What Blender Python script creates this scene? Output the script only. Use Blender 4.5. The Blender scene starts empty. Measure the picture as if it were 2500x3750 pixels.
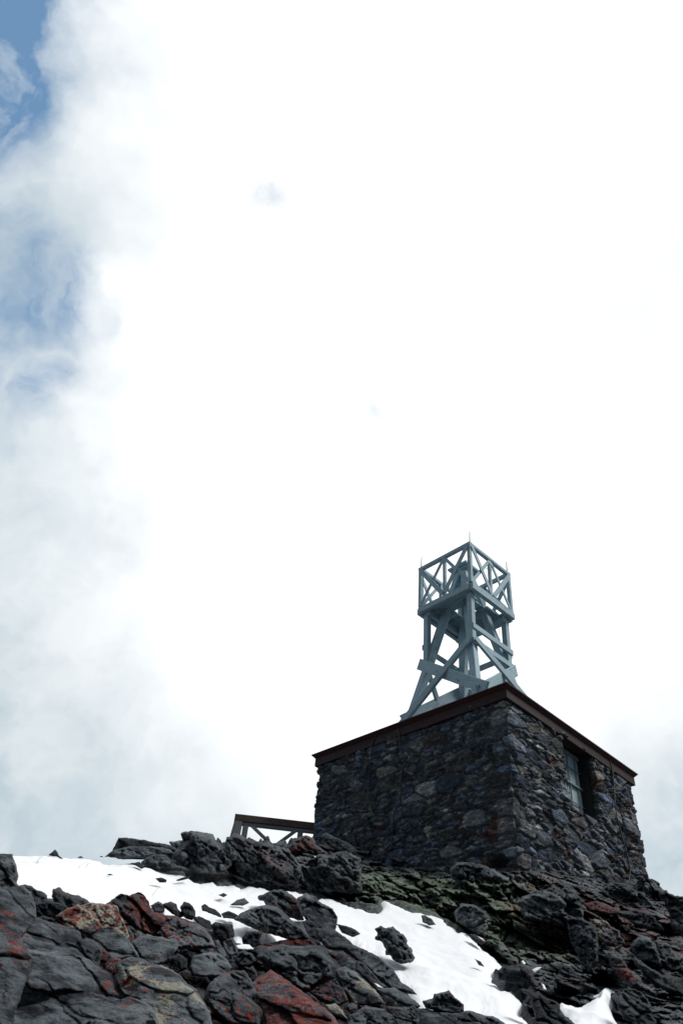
import bpy, math, random
import numpy as np
from mathutils import Matrix

# ------------------------------------------------------------------ camera, sky, sun, exposure
SC = bpy.context.scene
FPX, PW, PH = 2750.0, 2500.0, 3750.0
PITCH, ROLL = math.radians(42.9176), math.radians(6.4799)
_f = np.array([0, math.cos(PITCH), math.sin(PITCH)])
_u0 = np.array([0, -math.sin(PITCH), math.cos(PITCH)])
_r0 = np.array([1.0, 0, 0])
CR = _r0 * math.cos(ROLL) + _u0 * math.sin(ROLL)
CU = _u0 * math.cos(ROLL) - _r0 * math.sin(ROLL)
CF = _f
cam = bpy.data.cameras.new('camera')
camo = bpy.data.objects.new('camera', cam)
SC.collection.objects.link(camo)
cam.sensor_fit = 'VERTICAL'
cam.sensor_height = 36.0
cam.sensor_width = 24.0
cam.lens = 36.0 * FPX / PH
cam.clip_start, cam.clip_end = 0.05, 20000
camo.matrix_world = Matrix(((CR[0], CU[0], -CF[0], 0), (CR[1], CU[1], -CF[1], 0), (CR[2], CU[2], -CF[2], 0), (0, 0, 0, 1)))
SC.camera = camo
SC.view_settings.view_transform = 'Standard'
SC.view_settings.look = 'None'
SC.view_settings.gamma = 1.0
SC.view_settings.exposure = 0.42
SUN_EL, SUN_AZ = math.radians(52), math.radians(106)      # azimuth clockwise from +y


def px_dir(px, py):
    px = np.asarray(px, float); py = np.asarray(py, float)
    v = CF + CR * ((px - PW / 2) / FPX)[..., None] - CU * ((py - PH / 2) / FPX)[..., None]
    return v / np.linalg.norm(v, axis=-1, keepdims=True)


def proj(P):
    d = P @ CF
    d = np.where(d < 0.05, 0.05, d)
    return PW / 2 + FPX * (P @ CR) / d, PH / 2 - FPX * (P @ CU) / d


class NT:
    """tiny node-tree helper"""
    def __init__(s, tree):
        s.t = tree; s.n = tree.nodes; s.l = tree.links

    def new(s, typ, ins=None, **kw):
        n = s.n.new(typ)
        for k, v in kw.items():
            setattr(n, k, v)
        for k, v in (ins or {}).items():
            s.set(n.inputs[k], v)
        return n

    def set(s, sock, v):
        if isinstance(v, bpy.types.NodeSocket):
            s.l.new(v, sock)
        elif isinstance(v, (tuple, list)) and len(v) == 3 and sock.type == 'RGBA':
            sock.default_value = (*v, 1)
        else:
            sock.default_value = v

    def math(s, op, a, b=0.0, clamp=False):
        n = s.new('ShaderNodeMath', {0: a, 1: b}, operation=op, use_clamp=clamp)
        return n.outputs[0]

    def mix(s, fac, a, b, bt='MIX'):
        n = s.new('ShaderNodeMix', data_type='RGBA', blend_type=bt)
        s.set(n.inputs[0], fac); s.set(n.inputs[6], a); s.set(n.inputs[7], b)
        return n.outputs[2]

    def rng(s, v, a, b, c=0.0, d=1.0, smooth=True):
        n = s.new('ShaderNodeMapRange', {0: v, 1: a, 2: b, 3: c, 4: d}, interpolation_type='SMOOTHSTEP' if smooth else 'LINEAR')
        return n.outputs[0]

    def noise(s, vec, scale, detail=4, rough=0.55, dist=0.0):
        return s.new('ShaderNodeTexNoise', {'Vector': vec, 'Scale': scale, 'Detail': detail, 'Roughness': rough, 'Distortion': dist})


world = bpy.data.worlds.new('World')
SC.world = world
world.use_nodes = True
W = NT(world.node_tree)
W.n.clear()
tc = W.new('ShaderNodeTexCoord').outputs['Generated']
sky = W.new('ShaderNodeTexSky', sky_type='NISHITA')
sky.sun_disc = False
sky.sun_elevation = SUN_EL
sky.sun_rotation = SUN_AZ
sky.altitude = 2200
n1 = W.noise(tc, 3.2, 5, 0.55)
n2 = W.noise(tc, 9.0, 4, 0.5)


def vm(op, a, b=None):
    n = W.new('ShaderNodeVectorMath', operation=op)
    W.set(n.inputs[0], a)
    if b is not None:
        W.set(n.inputs[1], b)
    return n


off1 = vm('SUBTRACT', n1.outputs['Color'], (0.5, 0.5, 0.5)).outputs[0]
off2 = vm('SUBTRACT', n2.outputs['Color'], (0.5, 0.5, 0.5)).outputs[0]
o1 = vm('SCALE', off1); o1.inputs['Scale'].default_value = 0.20
o2 = vm('SCALE', off2); o2.inputs['Scale'].default_value = 0.14
dw = vm('ADD', vm('ADD', tc, o1.outputs[0]).outputs[0], o2.outputs[0]).outputs[0]


def blobs(items):
    acc = None
    for px, py, r0, r1, w in items:
        c = px_dir(px, py)
        d = vm('DISTANCE', dw, tuple(float(x) for x in c)).outputs['Value']
        m = W.rng(d, r0, r1, w, 0.0)
        acc = m if acc is None else W.math('MAXIMUM', acc, m)
    return acc


white = blobs([(1900, 600, .34, .64, 1), (1700, 1500, .35, .58, 1), (1050, 1150, .08, .24, 1), (950, 1900, .06, .38, 1), (1850, 1950, .20, .40, 1),
               (1250, 2350, .05, .46, 1), (1100, 500, .08, .26, 1), (760, 1750, .03, .2, .8), (600, 2000, .0, .3, .6), (850, 1000, .04, .17, 1), (1050, 150, .04, .30, 1)])
blue = blobs([(-330, 60, .08, .20, 1.2), (-80, 130, .0, .15, .8), (-60, 420, .0, .12, .8), (40, 850, .0, .06, .6), (90, 1130, .0, .10, .95), (270, 1150, .0, .08, .85), (210, 1400, .0, .06, .75), (150, 1500, .0, .065, .75),
              (20, 1350, .0, .045, .7), (170, 40, .0, .08, .7)])
wisps = W.rng(W.noise(dw, 13.0, 5, 0.6).outputs['Fac'], 0.36, 0.66)
bluef = W.math('MULTIPLY', blue, W.math('SUBTRACT', 1.1, W.math('MULTIPLY', wisps, 0.6)), True)
greyv = W.rng(W.noise(dw, 4.5, 6, 0.6).outputs['Fac'], 0.34, 0.66)
grey_col = W.mix(greyv, (3.7, 4.5, 5.0), (5.7, 6.15, 6.4))
sep = W.new('ShaderNodeSeparateXYZ', {0: tc})
behind = W.rng(sep.outputs['Y'], -0.45, 0.2)
grey_col = W.mix(behind, (1.15, 1.4, 1.6), grey_col)
white_col = W.mix(W.rng(n1.outputs['Fac'], .3, .6), (7.3, 7.55, 7.7), (9.4, 9.4, 9.4))
spots = blobs([(1000, 450, .0, .08, .7), (1070, 610, .0, .07, 1), (665, 1165, .0, .06, .9), (1375, 1515, .0, .05, 1), (890, 720, .0, .05, .7), (1250, 560, .0, .05, .5), (1400, 1800, .0, .09, .4)])
spots = W.math('MULTIPLY', spots, W.rng(W.noise(tc, 16.0, 5, .6).outputs['Fac'], .25, .75), True)
white_col = W.mix(spots, white_col, (5.2, 5.75, 6.2))
cloud = W.mix(white, grey_col, white_col)
skyc = W.mix(1.0, sky.outputs[0], (2.0, 2.25, 1.95), 'MULTIPLY')
bg = W.new('ShaderNodeBackground', {'Color': W.mix(bluef, cloud, skyc), 'Strength': 0.1})
W.l.new(bg.outputs[0], W.new('ShaderNodeOutputWorld').inputs[0])

sunl = bpy.data.lights.new('sun', 'SUN')
sunl.energy = 2.3
sunl.angle = math.radians(20)
sunl.color = (1.0, 0.97, 0.93)
suno = bpy.data.objects.new('sun', sunl)
SC.collection.objects.link(suno)
suno.location = (40, -12, 55)
suno.rotation_euler = (math.pi / 2 - SUN_EL, 0, math.pi - SUN_AZ)


# ------------------------------------------------------------------ numeric helpers
def h01(*a):
    """hash of integer arrays -> [0,1)"""
    h = np.zeros(np.broadcast(*a).shape, np.uint32) + np.uint32(374761393)
    for i, x in enumerate(a):
        h = h ^ (x.astype(np.int64) & 0xffffffff).astype(np.uint32) * np.uint32((2654435761, 2246822519, 3266489917, 668265263)[i % 4])
        h = (h << np.uint32(13)) | (h >> np.uint32(19))
        h = h * np.uint32(1274126177) + np.uint32(977)
    h ^= h >> np.uint32(15); h = h * np.uint32(2246822519); h ^= h >> np.uint32(13)
    return h.astype(np.float64) / 4294967296.0


def I(v):
    return np.int64(v) + np.zeros(1, np.int64)


def vnoise(P, seed=0):
    P = np.asarray(P, float)
    f = np.floor(P); t = P - f; i = f.astype(np.int64); t = t * t * (3 - 2 * t)
    D = P.shape[1]; out = np.zeros(len(P))
    for c in range(1 << D):
        w = np.ones(len(P)); idx = []
        for d in range(D):
            b = (c >> d) & 1
            w = w * (t[:, d] if b else 1 - t[:, d]); idx.append(i[:, d] + b)
        out += w * h01(*idx, I(seed))
    return out * 2 - 1


def fbm(P, oct=4, seed=0, gain=0.5, ridged=False):
    a, s, out = 1.0, 0.0, 0.0
    P = np.asarray(P, float)
    for o in range(oct):
        n = vnoise(P * 2.03 ** o + 17.3 * o, seed + o)
        if ridged:
            n = 1 - 2 * np.abs(n)
        out = out + a * n; s += a; a *= gain
    return out / s


def voro(P, seed=0, jit=0.9, wrap=None):
    """F1, F2 and a hash id of the nearest jittered cell (2D or 3D), plus offset to its centre"""
    P = np.asarray(P, float); D = P.shape[1]; n = len(P)
    f1 = np.full(n, 9.0); f2 = np.full(n, 9.0); idh = np.zeros(n); offc = np.zeros((n, D))
    b = np.floor(P).astype(np.int64)
    import itertools
    for o in itertools.product((-1, 0, 1), repeat=D):
        c = b + np.array(o)
        ck = c.copy()
        if wrap:
            ck[:, 0] = np.mod(ck[:, 0], wrap)
        cols = [ck[:, d] for d in range(D)]
        ctr = np.stack([c[:, d] + 0.5 + jit * (h01(*cols, I(seed + 31 * d + 5)) - 0.5) for d in range(D)], 1)
        dv = P - ctr
        dist = (np.abs(dv) ** 2.6).sum(1) ** (1 / 2.6)
        near = dist < f1
        f2 = np.where(near, f1, np.minimum(f2, dist))
        f1 = np.where(near, dist, f1)
        idh = np.where(near, h01(*cols, I(seed + 777)), idh)
        offc = np.where(near[:, None], dv, offc)
    return f1, f2, idh, offc


def sstep(a, b, x):
    t = np.clip((x - a) / (b - a), 0, 1)
    return t * t * (3 - 2 * t)


def poly_sd(P, poly):
    """signed distance, positive inside"""
    poly = np.asarray(poly, float); n = len(poly)
    d2 = np.full(len(P), 1e18); ins = np.zeros(len(P), bool)
    for i in range(n):
        a, b = poly[i], poly[(i + 1) % n]
        e = b - a; w = P - a
        t = np.clip((w @ e) / max(e @ e, 1e-9), 0, 1)
        d2 = np.minimum(d2, ((w - t[:, None] * e) ** 2).sum(1))
        c = (a[1] > P[:, 1]) != (b[1] > P[:, 1])
        with np.errstate(divide='ignore', invalid='ignore'):
            xi = a[0] + (P[:, 1] - a[1]) / (e[1] if e[1] else 1e-9) * e[0]
        ins ^= c & (P[:, 0] < xi)
    d = np.sqrt(d2)
    return np.where(ins, d, -d)


def mesh_obj(name, V, F, mat, parent=None, smooth=True, attrs=None, origin=None, mats=None):
    V = np.asarray(V, float)
    if origin is not None:
        V = V - np.asarray(origin)
    me = bpy.data.meshes.new(name)
    if isinstance(F, np.ndarray):
        k = F.shape[1]
        me.vertices.add(len(V)); me.vertices.foreach_set('co', V.astype(np.float32).ravel())
        me.loops.add(F.size); me.loops.foreach_set('vertex_index', F.astype(np.int32).ravel())
        me.polygons.add(len(F)); me.polygons.foreach_set('loop_start', np.arange(0, F.size, k, dtype=np.int32))
        me.polygons.foreach_set('loop_total', np.full(len(F), k, np.int32))
        me.update(calc_edges=True); me.validate()
    else:
        me.from_pydata([tuple(v) for v in V], [], F)
        me.update()
    me.polygons.foreach_set('use_smooth', np.full(len(me.polygons), smooth))
    for k, v in (attrs or {}).items():
        v = np.asarray(v, np.float32)
        if v.ndim == 2:
            a = me.attributes.new(k, 'FLOAT_COLOR', 'POINT')
            a.data.foreach_set('color', np.concatenate([v, np.ones((len(v), 1), np.float32)], 1).ravel())
        else:
            a = me.attributes.new(k, 'FLOAT', 'POINT'); a.data.foreach_set('value', v)
    me.materials.append(mat)
    o = bpy.data.objects.new(name, me)
    SC.collection.objects.link(o)
    if origin is not None:
        o.location = tuple(origin)
    if parent is not None:
        o.parent = parent
        if origin is None:
            o.matrix_parent_inverse = Matrix.Translation(parent.location).inverted()
    return o


def empty(name, loc, label, cat, group=None):
    o = bpy.data.objects.new(name, None)
    SC.collection.objects.link(o)
    o.location = tuple(loc); o.empty_display_size = 0.2
    tag(o, label, cat, group)
    return o


def tag(o, label=None, cat=None, group=None, kind=None):
    if label: o['label'] = label
    if cat: o['category'] = cat
    if group: o['group'] = group
    if kind: o['kind'] = kind
    return o


# ------------------------------------------------------------------ materials
def new_mat(name):
    m = bpy.data.materials.new(name)
    m.use_nodes = True
    t = NT(m.node_tree); t.n.clear()
    b = t.new('ShaderNodeBsdfPrincipled')
    t.l.new(b.outputs[0], t.new('ShaderNodeOutputMaterial').inputs[0])
    return m, t, b


def attr(t, name):
    return t.new('ShaderNodeAttribute', attribute_name=name)


def rock_material():
    m, t, b = new_mat('weathered_rock')
    pos = t.new('ShaderNodeNewGeometry').outputs['Position']
    mp = t.new('ShaderNodeMapping', {'Vector': pos, 'Rotation': (0.3, 0.7, 0.2), 'Scale': (1, 1, 2.6)}).outputs[0]
    nA = t.noise(pos, 2.3, 6, 0.6); nB = t.noise(mp, 9.0, 8, 0.68); nC = t.noise(pos, 46, 5, 0.7)
    tone = attr(t, 'tone').outputs['Fac']
    dark = t.mix(nA.outputs['Fac'], (0.003, 0.0045, 0.008), (0.014, 0.020, 0.030))
    lite = t.mix(nA.outputs['Fac'], (0.050, 0.066, 0.084), (0.235, 0.268, 0.288))
    base = t.mix(t.math('MULTIPLY', tone, t.rng(t.math('ADD', t.math('MULTIPLY', nB.outputs['Fac'], .6), t.math('MULTIPLY', nA.outputs['Fac'], .4)), 0.41, 0.57), True), dark, lite)
    base = t.mix(t.rng(nC.outputs['Fac'], 0.55, 0.75, 0, .55), base, (0.007, 0.008, 0.010))
    # lichens: cream crust, green crust, red dots
    cream = attr(t, 'cream').outputs['Fac']
    cf = t.math('ADD', t.noise(pos, 5.0, 6, 0.65).outputs['Fac'], t.math('MULTIPLY', t.math('SUBTRACT', cream, 0.85), 0.5))
    cf = t.math('MULTIPLY', t.rng(cf, 0.5, 0.56), t.rng(nC.outputs['Fac'], 0.36, 0.5))
    base = t.mix(t.math('MULTIPLY', cf, 0.85), base, (0.36, 0.34, 0.27))
    green = attr(t, 'green').outputs['Fac']
    gf = t.math('ADD', t.noise(pos, 6.5, 7, 0.7).outputs['Fac'], t.math('MULTIPLY', t.math('SUBTRACT', green, 0.85), 0.5))
    gf = t.math('MULTIPLY', t.rng(gf, 0.5, 0.6), t.rng(nC.outputs['Fac'], 0.4, 0.52))
    base = t.mix(t.math('MULTIPLY', gf, 0.8), base, t.mix(nB.outputs['Fac'], (0.060, 0.110, 0.080), (0.27, 0.33, 0.19)))
    red = attr(t, 'red').outputs['Fac']
    wv = t.new('ShaderNodeVectorMath', operation='ADD')
    t.set(wv.inputs[0], pos)
    sc = t.new('ShaderNodeVectorMath', operation='SCALE'); t.set(sc.inputs[0], t.noise(pos, 30, 3).outputs['Color']); sc.inputs['Scale'].default_value = 0.035
    t.set(wv.inputs[1], sc.outputs[0])
    v1 = t.new('ShaderNodeTexVoronoi', {'Vector': wv.outputs[0], 'Scale': 20.0, 'Randomness': 1.0})
    v2 = t.new('ShaderNodeTexVoronoi', {'Vector': wv.outputs[0], 'Scale': 46.0, 'Randomness': 1.0})
    dens = t.math('ADD', t.noise(pos, 2.6, 4, 0.6).outputs['Fac'], t.math('MULTIPLY', t.math('SUBTRACT', red, 0.5), 0.5))
    dmask = t.rng(dens, 0.36, 0.72)
    r1 = t.math('LESS_THAN', v1.outputs['Distance'], t.math('MULTIPLY', dmask, t.math('MULTIPLY', v1.outputs['Color'], 0.62)))
    r2 = t.math('LESS_THAN', v2.outputs['Distance'], t.math('MULTIPLY', dmask, t.math('MULTIPLY', v2.outputs['Color'], 0.66)))
    patch = t.math('MULTIPLY', t.rng(dens, 0.74, 0.86), t.rng(nC.outputs['Fac'], 0.44, 0.54))
    rf = t.math('MAXIMUM', t.math('MAXIMUM', r1, r2), patch)
    rcol = t.mix(t.rng(t.noise(pos, 9, 4).outputs['Fac'], .35, .65), (0.085, 0.006, 0.006), (0.27, 0.035, 0.012))
    base = t.mix(t.math('MULTIPLY', rf, t.rng(nB.outputs['Fac'], .36, .52, .25, .95)), base, rcol)
    t.set(b.inputs['Base Color'], base)
    t.set(b.inputs['Roughness'], t.rng(nB.outputs['Fac'], 0.3, 0.7, 0.55, 0.85))
    b.inputs['Specular IOR Level'].default_value = 0.16
    bm = t.new('ShaderNodeBump', {'Height': nB.outputs['Fac'], 'Strength': 0.9, 'Distance': 0.07})
    bm2 = t.new('ShaderNodeBump', {'Height': nC.outputs['Fac'], 'Strength': 0.6, 'Distance': 0.014, 'Normal': bm.outputs[0]})
    t.set(b.inputs['Normal'], bm2.outputs[0])
    return m


def snow_material():
    m, t, b = new_mat('snow')
    pos = t.new('ShaderNodeNewGeometry').outputs['Position']
    n = t.noise(pos, 3.0, 5, 0.6)
    t.set(b.inputs['Base Color'], t.mix(n.outputs['Fac'], (0.78, 0.80, 0.84), (0.86, 0.87, 0.885)))
    b.inputs['Roughness'].default_value = 0.6
    b.inputs['Specular IOR Level'].default_value = 0.3
    n2 = t.noise(pos, 60, 4, 0.7)
    t.set(b.inputs['Normal'], t.new('ShaderNodeBump', {'Height': n2.outputs['Fac'], 'Strength': 0.15, 'Distance': 0.01}).outputs[0])
    return m


def masonry_material():
    m, t, b = new_mat('rubble_masonry')
    pos = t.new('ShaderNodeNewGeometry').outputs['Position']
    col = attr(t, 'col').outputs['Color']
    mp = t.new('ShaderNodeMapping', {'Vector': pos, 'Scale': (1, 1, 2.2)}).outputs[0]
    nB = t.noise(mp, 14, 7, 0.7); nC = t.noise(pos, 55, 4, 0.7)
    c = t.mix(t.rng(nB.outputs['Fac'], 0.35, 0.7, 0.0, 1.0), t.mix(1.0, col, (0.55, 0.57, 0.62), 'MULTIPLY'), t.mix(1.0, col, (1.5, 1.47, 1.4), 'MULTIPLY'))
    pale = t.math('MULTIPLY', t.rng(t.noise(pos, 5.5, 5, 0.7).outputs['Fac'], 0.60, 0.68), t.rng(nC.outputs['Fac'], 0.45, 0.6))
    c = t.mix(t.math('MULTIPLY', pale, 0.55), c, (0.26, 0.25, 0.22))
    t.set(b.inputs['Base Color'], c)
    b.inputs['Roughness'].default_value = 0.85
    b.inputs['Specular IOR Level'].default_value = 0.12
    bm = t.new('ShaderNodeBump', {'Height': nB.outputs['Fac'], 'Strength': 0.6, 'Distance': 0.025})
    bm2 = t.new('ShaderNodeBump', {'Height': nC.outputs['Fac'], 'Strength': 0.4, 'Distance': 0.006, 'Normal': bm.outputs[0]})
    t.set(b.inputs['Normal'], bm2.outputs[0])
    return m


def wood_material(name, c0, c1, wear, wear_amt, rough=0.7, streak=(14, 14, 14)):
    m, t, b = new_mat(name)
    gen = t.new('ShaderNodeTexCoord').outputs['Object']
    uv = attr(t, 'along').outputs['Vector']
    mp = t.new('ShaderNodeMapping', {'Vector': uv, 'Scale': (2.2, 42, 42)}).outputs[0]
    n = t.noise(mp, 1.0, 6, 0.65); n2 = t.noise(gen, 6, 5, 0.65)
    c = t.mix(t.rng(n.outputs['Fac'], 0.3, 0.7), c0, c1)
    wf = t.math('MULTIPLY', t.rng(n.outputs['Fac'], 0.5, 0.66), t.rng(n2.outputs['Fac'], 0.4, 0.62))
    c = t.mix(t.math('MULTIPLY', wf, wear_amt), c, wear)
    t.set(b.inputs['Base Color'], c)
    b.inputs['Roughness'].default_value = rough
    b.inputs['Specular IOR Level'].default_value = 0.3
    t.set(b.inputs['Normal'], t.new('ShaderNodeBump', {'Height': n.outputs['Fac'], 'Strength': 0.35, 'Distance': 0.006}).outputs[0])
    return m


def plain_material(name, c, rough=0.6, metal=0.0, var=0.25):
    m, t, b = new_mat(name)
    pos = t.new('ShaderNodeNewGeometry').outputs['Position']
    n = t.noise(pos, 8, 4, 0.6)
    t.set(b.inputs['Base Color'], t.mix(n.outputs['Fac'], tuple(x * (1 - var) for x in c), tuple(x * (1 + var) for x in c)))
    b.inputs['Roughness'].default_value = rough; b.inputs['Metallic'].default_value = metal
    return m


def glass_material():
    m = bpy.data.materials.new('window_glass'); m.use_nodes = True
    t = NT(m.node_tree); t.n.clear()
    fr = t.new('ShaderNodeFresnel', {'IOR': 1.5}).outputs[0]
    gl = t.new('ShaderNodeBsdfGlossy', {'Color': (0.75, 0.9, 0.92), 'Roughness': 0.06})
    tr = t.new('ShaderNodeBsdfTransparent', {'Color': (0.78, 0.86, 0.88)})
    mx = t.new('ShaderNodeMixShader', {0: t.math('ADD', fr, 0.06, True), 1: tr.outputs[0], 2: gl.outputs[0]})
    df = t.new('ShaderNodeBsdfDiffuse', {'Color': (0.62, 0.78, 0.86)})  # pale blue-grey diffuse stands in for sky reflection on the panes
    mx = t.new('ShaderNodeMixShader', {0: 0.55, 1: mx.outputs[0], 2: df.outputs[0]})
    t.l.new(mx.outputs[0], t.new('ShaderNodeOutputMaterial').inputs[0])
    return m


M_ROCK = rock_material()
M_SNOW = snow_material()
M_WALL = masonry_material()
M_TOWER = wood_material('blue_grey_paint', (0.26, 0.39, 0.46), (0.42, 0.54, 0.59), (0.07, 0.09, 0.10), 0.9)
M_RED = wood_material('dark_red_paint', (0.013, 0.003, 0.0045), (0.026, 0.006, 0.008), (0.075, 0.052, 0.055), 0.6)
M_REDB = wood_material('maroon_paint', (0.026, 0.004, 0.005), (0.045, 0.006, 0.008), (0.012, 0.004, 0.005), 0.5)
M_OLDWOOD = wood_material('weathered_timber', (0.075, 0.052, 0.042), (0.17, 0.125, 0.10), (0.03, 0.022, 0.018), 0.75, 0.85)
M_GREYWOOD = wood_material('grey_timber', (0.17, 0.185, 0.20), (0.30, 0.31, 0.32), (0.06, 0.06, 0.06), 0.6, 0.85)
M_BLACK = plain_material('black_cable', (0.012, 0.012, 0.014), 0.5)
M_DARK = plain_material('near_black', (0.010, 0.010, 0.011), 0.8)  # near-black, for the jamb lining and the room box
M_METAL = plain_material('dull_metal', (0.05, 0.06, 0.065), 0.6)
M_ROOF = plain_material('roof_felt', (0.05, 0.05, 0.055), 0.9)
M_FRAME = wood_material('teal_grey_paint', (0.20, 0.25, 0.27), (0.27, 0.32, 0.34), (0.1, 0.12, 0.12), 0.3)
M_BLIND = plain_material('pale_blind', (0.80, 0.88, 0.84), 0.8)
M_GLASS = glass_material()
M_GRASS = plain_material('dry_grass', (0.20, 0.15, 0.09), 0.8)

# ------------------------------------------------------------------ the lie of the land
YAW = math.radians(49.0531)
R = np.array([math.sin(YAW), math.cos(YAW), 0]); L = np.array([-math.cos(YAW), math.sin(YAW), 0]); Z = np.array([0, 0, 1.0])
PC = np.array([2.97438384, 10.59023327, 6.52706719])        # front corner of the cornice
ZR = PC[2]

CTRL_PX = [  # photo pixel, horizontal distance of the ground there
    (0, 3750, 3.6), (600, 3750, 3.9), (1250, 3750, 4.6), (1900, 3750, 5.3), (2500, 3750, 6.2),
    (0, 3500, 4.3), (300, 3600, 4.4), (800, 3600, 4.8), (1200, 3650, 5.0), (600, 3450, 5.3), (300, 3400, 5.2),
    (0, 3260, 5.7), (300, 3280, 6.3), (600, 3330, 6.5), (900, 3380, 6.6), (1200, 3480, 6.6), (1500, 3550, 6.8), (1700, 3650, 6.4), (1950, 3720, 6.1),
    (0, 3112, 7.2), (200, 3130, 7.8), (400, 3138, 8.4), (560, 3150, 8.8), (700, 3190, 8.7), (900, 3240, 8.7), (1130, 3280, 8.8), (1390, 3325, 8.8), (1650, 3420, 8.6), (1800, 3520, 7.9), (1900, 3610, 7.0),
    (700, 3085, 10.2), (900, 3095, 10.8), (1060, 3090, 11.6), (1160, 3100, 12.4), (1400, 3160, 12.0), (1600, 3190, 11.4), (1780, 3220, 10.7),
    (1700, 3330, 9.4), (1905, 3190, 10.9), (2100, 3260, 11.0), (1950, 3330, 9.9), (2150, 3420, 9.4), (2250, 3260, 12.4), (2391, 3265, 13.6), (2500, 3320, 12.8),
    (2500, 3500, 9.0), (2100, 3640, 7.0), (2300, 3600, 8.0), (2250, 3740, 6.3)]
CTRL_XYZ = [(0, 0, -1.35), (0, 2, -.45), (-4, 0, -1.5), (4, 0, -1.4), (0, -6, -3.6), (8, -6, -3.8), (-8, -6, -3.8), (12, 3, 0.0), (11, 8, 2.4), (-6, 4, 0.3), (-9, 8, 1.3), (-9, 1, -1.2),
            (0.2, 14.3, 5.0), (3.0, 17.8, 5.0), (3, 13.7, 4.9), (-4, 14, 3.2), (-6, 17, 2.4), (0, 21, 4.2), (9.5, 17, 3.8), (8, 21, 3.6), (14, 12, 2.2), (-12, 14, 1.0), (-1.0, 14.6, 4.6)]
_pts = []
for px, py, d in CTRL_PX:
    v = px_dir(px, py); v = v / math.hypot(v[0], v[1]) * d
    _pts.append(v)
CT = np.array(_pts + [np.array(c, float) for c in CTRL_XYZ])


def _tps(r2):
    return 0.5 * r2 * np.log(r2 + 1e-9)


_n = len(CT)
_A = np.zeros((_n + 3, _n + 3))
_A[:_n, :_n] = _tps(((CT[:, None, :2] - CT[None, :, :2]) ** 2).sum(-1)) + np.eye(_n) * 0.12
_A[:_n, _n] = 1; _A[:_n, _n + 1:] = CT[:, :2]; _A[_n, :_n] = 1; _A[_n + 1:, :_n] = CT[:, :2].T
_w = np.linalg.solve(_A, np.concatenate([CT[:, 2], np.zeros(3)]))

SKYLINE = [(-200, 3095), (0, 3112), (60, 3122), (200, 3130), (400, 3138), (560, 3140), (620, 3110), (900, 3085), (1100, 3080), (1170, 3085)]
SKY_R = [7.2, 7.2, 7.3, 7.8, 8.4, 9.0, 10.3, 11.2, 12.2, 13.2]
SKYLINE2 = [(2385, 3262), (2440, 3275), (2500, 3310), (2700, 3380)]


def _azel(pts):
    d = px_dir([p[0] for p in pts], [p[1] for p in pts])
    return np.degrees(np.arctan2(d[:, 0], d[:, 1])), d[:, 2] / np.hypot(d[:, 0], d[:, 1])


AZ1, EL1 = _azel(SKYLINE); AZ2, EL2 = _azel(SKYLINE2)


def ground(x, y):
    out = np.full(len(x), _w[_n]) + _w[_n + 1] * x + _w[_n + 2] * y
    xy = np.stack([x, y], 1)
    for k in range(_n):
        out += _w[k] * _tps(((xy - CT[k, :2]) ** 2).sum(1))
    r = np.hypot(x, y); az = np.degrees(np.arctan2(x, y))
    # crest lines seen against the sky
    for AZ, EL, RC in ((AZ1, EL1, np.interp(az, AZ1, SKY_R)), (AZ2, EL2, np.full(len(x), 12.5))):
        el = np.interp(az, AZ, EL); lim = r * el - 0.32 * np.maximum(r - RC, 0)
        inw = sstep(AZ[0] - 4, AZ[0] - 1, az) * (1 - sstep(AZ[-1] + 0.2, AZ[-1] + 1.0, az)) if AZ is AZ1 else sstep(AZ[0] - 0.8, AZ[0], az) * (1 - sstep(AZ[-1] + 1, AZ[-1] + 4, az))
        m = inw * sstep(4.5, 6.5, r)
        k = 0.12
        hh = np.clip(0.5 + 0.5 * (lim - out) / k, 0, 1)
        sm = lim * (1 - hh) + out * hh - k * hh * (1 - hh)
        out = out * (1 - m) + sm * m
    far = 2.6 - 0.42 * (np.minimum(r, 900) - 18) + 0.02 * (900 - np.minimum(r, 900)) * 0
    t = sstep(18, 30, r)
    out = np.clip(out, -12, 7)
    return out * (1 - t) + far * t


def hit_ground(px, py):
    d = px_dir(px, py)
    rr = np.geomspace(2.6, 19, 420)
    t = rr / math.hypot(d[0], d[1])
    P = d[None, :] * t[:, None]
    b = P[:, 2] < ground(P[:, 0], P[:, 1])
    i = int(np.argmax(b)) if b.any() else int(np.argmin(P[:, 2] - ground(P[:, 0], P[:, 1])))
    return P[i]


CROPS = {'A': (0, 3050, 2.24), 'B': (600, 3150, 2.24), 'C': (1200, 3150, 2.24), 'D': (1800, 3150, 2.24), 'K': (380, 2930, 1568 / 900.)}


def PX(crop, pts):
    x0, y0, s = CROPS[crop]
    return [(x0 + a / s, y0 + b / s) for a, b in pts]


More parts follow.
